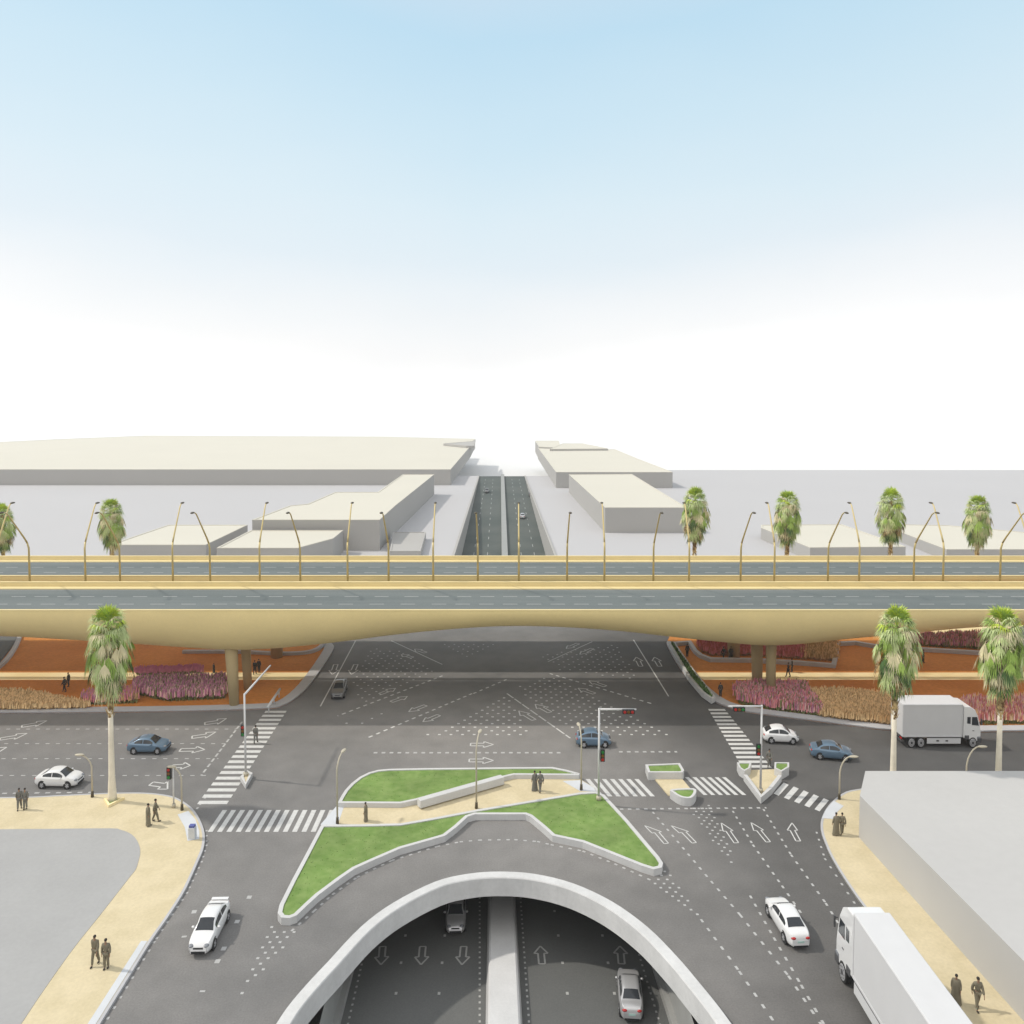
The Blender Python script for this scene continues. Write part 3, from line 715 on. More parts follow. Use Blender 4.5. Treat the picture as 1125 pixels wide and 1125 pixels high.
mb = MB(); pp = ccw(poly([(371, 886), (440, 887), (459, 884), (552, 858), (567, 855.5), (637, 856), (652, 865), (655, 872), (637, 876), (520, 895), (440, 910), (356, 911)], .1))
mb.prism([(p.x - isl.location.x, p.y - isl.location.y) for p in pp], 0, .12); mb.build('path', M['cream'], isl)
mb = MB(); pp = ccw(poly([(371, 884), (378, 886), (371, 906), (352, 906)], .13)); mb.sheet([[p - isl.location for p in pp]], .132); mb.build('kerb_ramp', M['ramp'], isl)
mb = MB(); pp = ccw(poly([(618, 858), (638, 857), (652, 865), (655, 870), (637, 869)], .13)); mb.sheet([[p - isl.location for p in pp]], .132); mb.build('kerb_ramp', M['ramp'], isl)
# long white seat wall beside the path
a, b = G(460, 880, .75), G(552, 854, .75); c = (a + b) / 2; c.z = 0
mb = MB(); dd = (b - a); dd.z = 0; L = dd.length; an = math.atan2(dd.y, dd.x)
mb.box((0, 0, .44), (L, .62, .66)); bw = mb.build('seat_wall', M['concrete']); bevel(bw, .05); bw.location = c; bw.rotation_euler.z = an; bw.location.z = .12
tag(bw, 'long white seat wall sloping along the cream island path', 'seat wall')
# middle refuge with two planters
ref = empty('refuge_island', G(735, 862)); tag(ref, 'small refuge island with two raised white grass planters on the crossing', 'traffic island')
bed_island(ref, poly([(709, 839.8), (747, 838.3), (751.6, 846), (750, 848.5), (712, 848.5)], .7), .7, .22, seed=5)
bed_island(ref, spline(poly([(737.4, 867), (762, 866), (764.5, 871), (759, 876.5), (748, 875.5), (740, 871)], .7), 3, True), .7, .22, seed=6)
mb = MB(); pp = ccw(poly([(718, 854), (749, 855), (760, 868), (745, 876), (734, 873)], .1)); mb.prism([(p.x - ref.location.x, p.y - ref.location.y) for p in pp], 0, .1); mb.build('paving', M['cream'], ref)
tri = empty('refuge_island', G(838, 860)); tag(tri, 'triangular white-walled refuge island with a signal post, right of the two-planter one', 'traffic island')
bed_island(tri, poly([(809.6, 837.5), (825.6, 837.5), (824, 843.5), (818, 847), (812, 843)], .75), .75, .16, seed=7)
bed_island(tri, poly([(851, 837.2), (867, 837.5), (867, 842.5), (858.7, 847.5), (850.6, 843.5)], .75), .75, .16, seed=8)
mb = MB(); pp = ccw(poly([(822, 846), (852, 845), (860, 852), (838, 878), (817, 853)], .1)); mb.prism([(p.x - tri.location.x, p.y - tri.location.y) for p in pp], 0, .1); mb.build('paving', M['cream'], tri)
mb = MB(); v = [p - tri.location for p in poly([(817, 851), (826, 863), (836, 876), (848, 866), (859, 852)], .55)]; wall_line(mb, v, .3, 0, .55); o = mb.build('kerb_wall', M['concrete'], tri); recalc(o)
sm_ = empty('refuge_island', G(269, 856)); tag(sm_, 'tiny pale diamond refuge island at the foot of the left signal post', 'traffic island')
pp = ccw(poly([(264, 853), (271, 846), (277.5, 849), (270, 862)], .4))
mb = MB(); wall_line(mb, [p - sm_.location for p in pp], .25, 0, .4, True); o = mb.build('kerb_wall', M['concrete'], sm_); recalc(o)
mb = MB(); mb.sheet([[p - sm_.location for p in offset_line(pp, .25, True)]], .3); mb.build('paving', M['cream'], sm_)
# green planter strip at the right mouth of the underbridge road
hp = empty('hedge_planter', G(757, 738)); tag(hp, 'long narrow white-edged planter of dark hedge beside the underbridge road', 'planter')
pp = ccw(poly([(735, 707), (738, 704.5), (743, 708), (762, 735), (786, 765), (782, 767.5), (771, 760), (756, 742.5)], .7))
mb = MB(); wall_line(mb, [p - hp.location for p in pp], .3, 0.1, .7, True); o = mb.build('kerb_wall', M['concrete'], hp); recalc(o)
hin = offset_line(pp, .3, True); mb = MB(); mb.sheet([[p - hp.location for p in hin]], .68); hg = mb.build('hedge', M['hedge'], hp)
tufts('leaves', hin, .66, 1500, .3, [M['hedge'], M['blade']], hg, hp.location, .09, 9)

# ------------------------------------------------------------------ flower beds under the bridge
def bed(name, pxs, n, hgt, mats, label, wd=.05, seed=1, spread=.45):
    rnd = random.Random(seed); P_ = poly(pxs, .12); mb = MB(); xs = [p.x for p in P_]; yy = [p.y for p in P_]; k = 0; tries = 0
    while k < n and tries < n * 30:
        tries += 1
        x, y = rnd.uniform(min(xs), max(xs)), rnd.uniform(min(yy), max(yy))
        if not inside((x, y), P_): continue
        k += 1; hh = hgt * rnd.uniform(.55, 1.15)
        for q in range(4):
            a = rnd.uniform(0, 2 * PI); l = rnd.uniform(.1, 1) * spread * hh; b = rnd.uniform(0, PI); c, s_ = math.cos(b) * wd, math.sin(b) * wd
            x1, y1 = x + math.cos(a) * l, y + math.sin(a) * l
            mb.mi = 0; mb.add([(x - c, y - s_, .1), (x + c, y + s_, .1), (x1, y1, .1 + hh * .75)], [(0, 1, 2)])
            mb.mi = rnd.randrange(1, len(mats)); w2 = wd * 1.5
            mb.add([(x1 - w2, y1, .1 + hh * .45), (x1 + w2, y1, .1 + hh * .5), (x1 + w2 * .4, y1 + .03, .1 + hh * 1.1), (x1 - w2 * .6, y1, .1 + hh)], [(0, 1, 2, 3)])
    o = mb.build(name, None, mats=[M[m] for m in mats]); tag(o, label, 'plants', kind='stuff'); return o
bed('flower_bed', [(150, 752), (247, 750), (247, 768), (185, 771), (150, 764)], 1500, 1.15, ['stem_green', 'flower_purple', 'flower_purple', 'flower_pale', 'stem_green'], 'purple flower bed left of the left bridge piers', seed=11)
bed('flower_bed', [(90, 768), (118, 764), (150, 764), (150, 773), (95, 775)], 400, 1.1, ['stem_green', 'flower_purple', 'flower_pink', 'dry_dark'], 'small purple bed behind the left palm trunk', seed=12)
bed('flower_bed', [(150, 739), (222, 737), (222, 740), (150, 742)], 320, .8, ['stem_green', 'flower_purple', 'flower_purple'], 'thin purple strip of flowers behind the sunlit strip', seed=13)
bed('dry_grass_bed', [(-60, 763), (30, 764), (70, 772), (98, 779), (60, 780), (-60, 781)], 2600, .75, ['dry_dark', 'dry_grass', 'dry_dark', 'dry_grass'], 'tan dry grass bed along the kerb at the left edge', seed=14, spread=.8, wd=.055)
bed('flower_bed', [(808, 760), (840, 756), (885, 758), (905, 788), (850, 781), (812, 774)], 1900, 1.1, ['stem_green', 'flower_pink', 'flower_pink', 'flower_pale', 'flower_purple', 'stem_green'], 'pink flower bed at the foot of the right bridge piers', seed=15)
bed('dry_grass_bed', [(890, 765), (930, 764), (975, 770), (985, 798), (940, 793), (900, 788)], 3400, .9, ['dry_dark', 'dry_grass', 'dry_grass', 'dry_dark'], 'tan dry grass bed between the pink bed and the box truck', seed=16, spread=.8, wd=.055)
bed('flower_bed', [(1055, 776), (1160, 772), (1160, 795), (1060, 797)], 1300, 1.2, ['stem_green', 'flower_pink', 'flower_pale', 'flower_red', 'dry_grass'], 'pink flower bed behind the box truck cab at right', seed=17)
bed('flower_bed', [(766, 706), (884, 706), (884, 725), (828, 721), (780, 721), (770, 716)], 1700, .9, ['dry_dark', 'flower_red', 'flower_red', 'flower_pink'], 'red flower bed behind the low wall and right piers', seed=18)
bed('dry_grass_bed', [(884, 706), (919, 706), (918, 727), (884, 725)], 700, .9, ['dry_dark', 'dry_grass', 'dry_dark'], 'brown dry grass bed at the corner of the red bed wall', seed=19, spread=.6)
bed('flower_bed', [(975, 703), (1110, 698), (1118, 716), (1010, 710), (975, 707)], 1500, 1.0, ['stem_green', 'flower_pink', 'flower_purple', 'flower_pale', 'stem_green'], 'pink flower strip above the low wall at the right edge', seed=20)

# ------------------------------------------------------------------ the bridge: two decks
ZT, ZD = 11.4, 10.75
D1a, D1b = G(0, 670, ZT).y, G(0, 638.5, ZT).y
D2a, D2b = G(0, 632.3, ZT).y, G(0, 610.3, ZT).y
prof_px = [(-240, 700), (-120, 694), (0, 697), (60, 700), (150, 706), (220, 711), (258, 713), (300, 711.5), (362, 705.5), (433, 696), (500, 689), (560, 685.5), (620, 687), (680, 691.5), (735, 698), (790, 704), (838, 708), (880, 706), (923, 701), (980, 695.5), (1040, 689), (1100, 685), (1200, 683), (1360, 690)]
pp = [GY(x, y, D1a + 4.2) for x, y in prof_px]
pp = spline(pp, 5)
def zb_at(x):
    if x <= pp[0].x: return pp[0].z
    for a, b in zip(pp, pp[1:]):
        if a.x <= x <= b.x: return a.z + (b.z - a.z) * (x - a.x) / (b.x - a.x)
    return pp[-1].z
XS = [-110 + i * 1.6 for i in range(138)]
def overpass(ya, yb, label):
    c = (ya + yb) / 2; W = (yb - ya) / 2; root = empty('overpass', (0, c, 0)); tag(root, label, 'bridge', 'decks of the overpass')
    mb = MB(); secs = []
    for x in XS:
        zb = min(zb_at(x), ZT - 2.0); s = []
        zs = ZT - .07
        s += [(x, -W, zs)]
        for k in range(1, 21):
            a = k / 20 * PI / 2
            s.append((x, -W + W * .64 * (1 - math.cos(a)) + .006 * k, zs - .05 - (zs - .05 - zb) * math.sin(a) ** 1.0))
        s += [(x, -y, z) for (_, y, z) in reversed(s)]
        secs.append(s)
    n = len(secs[0])
    mb.add([v for q in secs for v in q], [(i * n + k, i * n + k + 1, (i + 1) * n + k + 1, (i + 1) * n + k) for i in range(len(secs) - 1) for k in range(n - 1)])
    mb.build('girder', M['bridge'], root, smooth=True)
    x0, x1 = XS[0], XS[-1]
    for y, nm in ((-W, 'parapet'), (W, 'parapet')):
        s = 1 if y < 0 else -1; mb = MB()
        A = [(y + s * .02, ZT - .10), (y - s * .03, ZT - .10), (y - s * .03, ZT - .03), (y - s * .0, ZT), (y + s * .28, ZT), (y + s * .32, ZT - .04), (y + s * .38, ZD - .2)]
        for (a, b) in zip(A, A[1:]):
            mb.quad((x0, a[0], a[1]), (x1, a[0], a[1]), (x1, b[0], b[1]), (x0, b[0], b[1]))
        
        o = mb.build(nm, M['bridge_trim'], root); recalc(o)
        mb = MB(); e0, e1 = y + s * .37, y + s * 1.5
        mb.quad((x0, e0, ZD + .1), (x1, e0, ZD + .1), (x1, e1, ZD + .1), (x0, e1, ZD + .1)); mb.quad((x0, e1, ZD - .1), (x1, e1, ZD - .1), (x1, e1, ZD + .1), (x0, e1, ZD + .1))
        o = mb.build('walkway', M['bridge_trim'], root)
    mb = MB(); mb.quad((x0, -W + 1.4, ZD), (x1, -W + 1.4, ZD), (x1, W - 1.4, ZD), (x0, W - 1.4, ZD)); mb.build('roadway', M['deck_asphalt'], root)
    mb = MB()
    for f in (1 / 3, 2 / 3):
        y = -W + 1.5 + (2 * W - 3) * f; x = x0
        while x < x1: mb.quad((x, y - .08, ZD + .006), (x + 1.6, y - .08, ZD + .006), (x + 1.6, y + .08, ZD + .006), (x, y + .08, ZD + .006)); x += 3.4 if int(x / 12) % 2 else 2.6
    for y in (-W + 1.75, W - 1.75): mb.quad((x0, y - .06, ZD + .006), (x1, y - .06, ZD + .006), (x1, y + .06, ZD + .006), (x0, y + .06, ZD + .006))
    mb.build('lane_marking', M['worn_paint'], root)
    return root, c
def pier(root, c, px, py, tx, r0, r1, ttop):
    b = G(px, py, .1); top = GY(tx, 700, b.y); mb = MB(); zt = zb_at(top.x) + 1.2
    z0 = .08
    mb.tube([(b.x, b.y - c, z0), (b.x + (top.x - b.x) * .5, b.y - c, (zt + z0) / 2), (top.x, b.y - c, zt)], [r0, (r0 + r1) / 2 * .98, r1], 16)
    mb.build('pier', M['pier'], root, smooth=True)
br1, c1 = overpass(D1a, D1b, 'near sand-coloured overpass deck with haunched girder spanning the junction')
br2, c2 = overpass(D2a, D2b, 'far overpass deck parallel behind the lamp-lined gap')
pier(br1, c1, 257.5, 775, 253.5, .50, .72, 0); pier(br1, c1, 272.5, 757, 269, .45, .62, 0)
pier(br1, c1, 846.5, 764, 847.5, .50, .62, 0); pier(br1, c1, 832, 755, 831, .55, .78, 0)
pier(br2, c2, 304, 722, 304, .75, .95, 0); pier(br2, c2, 806, 722, 806, .75, .95, 0)

# ------------------------------------------------------------------ lamps of the bridge
def bridge_lamp(lean):
    root = empty('bridge_lamp', (0, 0, 0))
    zt = 9.6; arm = lean
    pts = [(0, 0, 0), (0, 0, 4.6), (0, arm * .06, 5.3), (0, arm * .18, 6.0), (0, arm * .82, zt - .35), (0, arm * .92, zt - .08), (0, arm, zt)]
    mb = MB(); mb.tube(pts[:3], [.13, .11, .105], 8); mb.tube([(0, 0, 0), (0, 0, .35)], [.22, .18], 8)
    mb.build('pole', M['lamp_gold'], root, True)
    mb = MB(); mb.tube(pts[2:], [.105, .10, .075, .07, .06], 8); mb.build('arm', M['lamp_gold'], root, True)
    mb = MB(); mb.ball((0, arm * 1.07, zt + .02), (.2, .48, .11)); mb.build('lamp_head', M['lamp_dark'], root, True)
    return root
near_x = [32.7, 132, 231, 330, 427, 525, 623, 717.8, 813.6, 909.5, 1003.7, 1098.6]
far_x = [-2, 94, 190, 285.5, 382, 476, 570, 664, 757, 850.6, 943.8, 1036, 1130]
lyb = D1b + .55
ORD = ['leftmost', 'second from left', 'third from left', 'fourth from left', 'fifth from left', 'sixth from left', 'seventh from left', 'eighth from left', 'ninth from left', 'tenth from left', 'eleventh from left', 'twelfth from left', 'thirteenth from left']
for xs_, lean, txt, grp in ((near_x, -4.9, 'over the near deck', 'lamps leaning over the near deck'), (far_x, 3.2, 'over the far deck', 'lamps leaning over the far deck')):
    proto = None
    for i, x in enumerate(xs_):
        p = GY(x, 638, lyb)
        if proto is None: o = proto = bridge_lamp(lean)
        else: o = copy_tree(proto)
        o.location = (p.x, lyb, ZT - .75)
        nm = ORD[i]
        if i == len(xs_) - 1: nm = 'rightmost'
        tag(o, 'gold bridge lamp leaning %s, %s of its row' % (txt, nm), 'street lamp', grp)
# brackets carrying the lamps: a narrow ledge on the back of the near deck
mb = MB(); mb.box((0, D1b + .55 - c1, ZT - .85), (XS[-1] - XS[0], .75, .2)); mb.build('ledge', M['bridge_trim'], br1)

# ------------------------------------------------------------------ buildings
def building(pxs, z, label, group=None, base=-.05, wall='block_wall', roofm='roof', rim=True, name='building'):
    P_ = ccw(poly(pxs, z)); c = sum(P_, Vector()) / len(P_); c.z = 0
    root = empty(name, c); tag(root, label, 'building', group)
    mb = MB(); mb.prism([(p.x - c.x, p.y - c.y) for p in P_], base, z, top=False); mb.build('wall', M[wall], root)
    mb = MB(); mb.sheet([[p - c for p in P_]], z); r = mb.build('roof', M[roofm], root)
    # a thin upstand round the roof
    if not rim: return root
    mb = MB(); wall_line(mb, [Vector((p.x - c.x, p.y - c.y, 0)) for p in P_], .35, z - .01, z + .12, True); o = mb.build('roof_edge', M[roofm], r); recalc(o)
    return root
GB = 'pale model blocks beyond the bridge'
building([(-420, 516), (495, 516), (517, 490), (519.5, 485.5), (522, 482.5), (500, 482), (420, 480), (160, 479), (60, 483), (-40, 488), (-420, 497)], 5.6, 'vast flat-roofed pale block filling the far left beyond the bridge', GB)
building([(277, 571.5), (318, 556), (338, 554), (368, 541), (415, 541), (442.5, 521.5), (477, 521.5), (434, 556), (417, 571.5)], 6.5, 'L-shaped cream-roofed block left of the far sunken road', GB)
building([(238, 602.5), (275.5, 583), (377, 583), (366, 592), (327, 602.5)], 4.5, 'low cream block in front of the L-shaped one', GB)
building([(120, 599), (185, 577), (272, 577), (226, 599)], 3.0, 'low cream block behind the bridge, left of the other low ones', GB)
building([(428, 606), (432, 585), (468, 585), (462, 606)], 1.5, 'small low grey block beside the trench, left of the sunken road', GB, roofm='block_wall')
building([(591, 492), (676, 494), (700, 504), (739, 519), (611, 519)], 5.5, 'far cream-roofed block right of the sunken road, behind another', GB)
building([(588, 484.5), (614, 484.5), (616, 492), (592, 491)], 6.2, 'farthest small cream block at the end of the right row', GB)
building([(625, 521.5), (694, 521), (725, 540), (755, 558), (665, 558)], 6.0, 'near cream-roofed block right of the sunken road with wide grey front', GB)
building([(836, 580), (836, 577), (925, 576.5), (995, 601), (890, 602)], 2.6, 'low cream block behind the bridge on the right, among palms', GB)
building([(966, 576), (1041, 577.5), (1180, 590), (1180, 604), (1040, 604)], 2.2, 'low wide cream block behind the bridge at the right edge', GB)
building([(618, 487.5), (640, 487.5), (668, 493), (604, 493.5)], 6.4, 'long thin cream block stepping down behind the far right block', GB)
building([(487, 487.5), (519, 485), (522.5, 483), (521, 490), (512, 490)], 6.6, 'small grey roof overhang at the right end of the vast left block', GB, 5.7, roofm='block_wall')
nb = building([(950.7, 847), (1360, 847), (1360, 1300), (1240, 1170), (1125, 1056), (944.6, 874)], 3.4, 'large plain white flat-roofed building at the lower right corner', None, .1, 'near_wall', 'near_roof', False)

# ------------------------------------------------------------------ palms
def make_palm(seed):
    rnd = random.Random(seed); root = empty('palm_tree', (0, 0, 0))
    HT = 15.9; HC = 13.6
    mb = MB(); mb.tube([(0, 0, 0), (0, 0, .5), (0, 0, 2), (.02, 0, 5), (.03, 0, 7.2)], [.40, .35, .26, .21, .20], 14)
    tr = mb.build('trunk', M['trunk_white'], root, True)
    mb = MB(); mb.tube([(.03, 0, 7.2), (.03, 0, 8.3), (0, 0, 11), (0, 0, HC)], [.22, .26, .3, .25], 10)
    for k in range(70):
        z = 6.4 + 3.0 * rnd.random(); a = rnd.uniform(0, 2 * PI); r0 = .20; r1 = .34 + .1 * rnd.random()
        c, s = math.cos(a), math.sin(a); t = Vector((-s, c, 0)) * .09
        b = Vector((c * r0, s * r0, z)); e_ = Vector((c * r1, s * r1, z + .45))
        mb.add([b - t, b + t, e_ + t * .4, e_ - t * .4], [(0, 1, 2, 3)])
    mb.build('bark_boots', M['trunk_boots'], tr)
    def leaf(mb, base, d, petiole, rad, droop, nb=13, spread=2.1, mi=0, fold=.25):
        mb.mi = mi
        d = d.normalized(); hub = base + d * petiole + Vector((0, 0, -droop * petiole * .3))
        side = d.cross(Vector((0, 0, 1)))
        if side.length < .1: side = Vector((1, 0, 0))
        side.normalize(); nrm = side.cross(d)
        w0 = .025; mb.add([base - side * w0, base + side * w0, hub + side * w0, hub - side * w0], [(0, 1, 2, 3)])
        for i in range(nb):
            a = (i / (nb - 1) - .5) * spread * 1.0 + rnd.uniform(-.05, .05)
            v = d * math.cos(a) + side * math.sin(a) - nrm * (fold * abs(math.sin(a)))
            L = rad * (1 - .22 * abs(a) / (spread / 2)) * rnd.uniform(.85, 1.1)
            m_ = hub + v * L * .55; t = hub + v * L + Vector((0, 0, -droop * L * rnd.uniform(.6, 1.3)))
            pw = side * math.cos(a) - d * math.sin(a); pw = pw * (.030 * rad + .012)
            mb.add([hub, m_ - pw, t, m_ + pw], [(0, 1, 2, 3)])
    mb = MB()
    for k in range(58):
        el = R(88 - 108 * (k / 57) ** .85 + rnd.uniform(-9, 9)); az = k * 2.39996 + rnd.uniform(-.3, .3)
        d = Vector((math.cos(el) * math.cos(az), math.cos(el) * math.sin(az), math.sin(el)))
        young = k < 16
        leaf(mb, Vector((0, 0, HC)), d, rnd.uniform(.75, 1.05), rnd.uniform(.95, 1.25), .18 if young else .5, 13, 2.3, rnd.choice([0, 0, 0, 1]) if young else rnd.choice([0, 1, 2, 2, 2, 3]))
    mb.build('crown', None, root, mats=[M['frond_bright'], M['frond_green'], M['frond_grey'], M['frond_straw']])
    mb = MB()
    for k in range(150):
        f = (k / 149) ** .9; zb = HC + .1 - 3.7 * f + rnd.uniform(-.4, .4); az = k * 2.39996 + rnd.uniform(-.5, .5)
        out = (.62 + .55 * min(1, f / .35)) if f < .35 else 1.17 - .85 * (f - .35) / .65
        out *= rnd.uniform(.72, 1.18)
        el = R(-8 - 48 * f + rnd.uniform(-14, 14))
        d = Vector((math.cos(el) * math.cos(az), math.cos(el) * math.sin(az), math.sin(el)))
        pet = 1.25 * out + .1
        hub = Vector((math.cos(az) * .2, math.sin(az) * .2, zb))
        e_ = hub + d * pet; mb.mi = 2; sd = Vector((-math.sin(az), math.cos(az), 0)) * .025
        mb.add([hub - sd, hub + sd, e_ + sd, e_ - sd], [(0, 1, 2, 3)])
        tw_ = rnd.uniform(-.3, .3)
        dd_ = Vector((math.cos(az + tw_) * rnd.uniform(.05, .5), math.sin(az + tw_) * rnd.uniform(.05, .5), -1))
        mi = rnd.choice([0, 0, 0, 1, 1, 1, 2]) if f < .5 else rnd.choice([0, 0, 1, 1, 2, 3, 3, 4])
        leaf(mb, e_, dd_, .10, rnd.uniform(.9, 1.65), rnd.uniform(.05, .3), rnd.choice([9, 10, 11]), rnd.uniform(.9, 1.7), mi, rnd.uniform(.1, .5))
    mb.build('frond_skirt', None, root, mats=[M['frond_grey'], M['frond_green'], M['frond_straw'], M['frond_dark'], M['trunk_boots']])
    return root
palm_a = make_palm(21); palm_b = make_palm(22)
palms = [(123.5, 880, 15.9, 'tall fan palm on the left pavement corner with white trunk base', 1), (980.5, 879, 15.9, 'tall fan palm behind the white building, in front of the box truck', 1), (1096, 879, 15.9, 'tall fan palm behind the white building at the right edge', 1)]
used = {0: False, 1: False}
def put_palm(x, base, label, grp, var, sx, sz, rz):
    src = palm_a if var == 0 else palm_b
    o = src if not used[var] else copy_tree(src); used[var] = True
    o.location = base; o.scale = (sx, sx, sz); o.rotation_euler.z = rz; tag(o, label, 'palm tree', grp)
for i, (x, y, h_, lab, _) in enumerate(palms):
    b = G(x, y, PZ if i != 1 else .0); b.z = PZ if i == 0 else 0.0
    put_palm(x, b, lab, 'tall palms beside the cross road', i % 2, .97, 1.075, i * 1.9)
YF = 131.0
for i, (x, ty, lab) in enumerate([(1.5, 548, 'palm crown cut by the left edge behind the bridge'), (121.5, 542, 'palm behind the bridge on the left, above the tall left palm'), (764, 529, 'palm behind the bridge beside the near right block'), (866, 533, 'palm behind the bridge, second of the four right ones'), (980, 530, 'palm behind the bridge, third of the four right ones'), (1075, 538, 'palm behind the bridge, rightmost of the four right ones')]):
    top = GY(x, ty, YF); s = top.z / 15.9
    put_palm(x, Vector((top.x, YF, 0)), lab, 'palms behind the bridge', (i + 1) % 2, s * .93, s, i * 1.3)
# stone triangle round the left palm
c = G(124, 881); pq = ccw(poly([(114, 878), (137, 877), (119, 886)], .25)); mb = MB(); wall_line(mb, [p - Vector((c.x, c.y, 0)) for p in pq], .18, PZ, .34, True); o = mb.build('tree_planter', M['sand']); recalc(o); o.location = (c.x, c.y, 0)
tag(o, 'low triangular planter edging round the foot of the left palm', 'planter')
mb = MB(); mb.sheet([[p - Vector((c.x, c.y, 0)) for p in offset_line(pq, .18, True)]], .27); mb.build('lawn', M['lawn'], o)

# ------------------------------------------------------------------ cars
def interp(tab, x):
    if x <= tab[0][0]: return tab[0][1]
    for (a, u), (b, v) in zip(tab, tab[1:]):
        if a <= x <= b:
            t = (x - a) / (b - a); t = t * t * (3 - 2 * t) if False else t
            return u + (v - u) * t
    return tab[-1][1]
SED = dict(belt=[(-2.25, .62), (-2.2, .84), (-2.1, .95), (-1.95, 1.0), (-1.5, 1.02), (-.6, .985), (.6, .955), (1.0, .93), (1.4, .895), (1.75, .84), (1.98, .775), (2.12, .69), (2.2, .58), (2.25, .44)],
           top=[(-2.25, .63), (-2.2, .86), (-2.1, .99), (-1.95, 1.04), (-1.6, 1.07), (-1.3, 1.22), (-1.0, 1.355), (-.7, 1.42), (-.3, 1.455), (.1, 1.45), (.35, 1.41), (.6, 1.31), (.9, 1.12), (1.15, .965), (1.4, .935), (1.75, .88), (1.98, .81), (2.12, .715), (2.2, .60), (2.25, .45)])
HAT = dict(belt=[(-2.05, .62), (-2.0, .82), (-1.9, .93), (-1.5, 1.0), (-.6, .985), (.6, .955), (1.0, .93), (1.4, .86), (1.7, .76), (1.9, .62), (2.0, .46)],
           top=[(-2.05, .63), (-2.0, .85), (-1.9, 1.0), (-1.7, 1.12), (-1.35, 1.30), (-.9, 1.44), (-.4, 1.51), (0.0, 1.51), (.3, 1.45), (.6, 1.31), (.9, 1.12), (1.1, .985), (1.4, .90), (1.7, .79), (1.9, .64), (2.0, .47)])
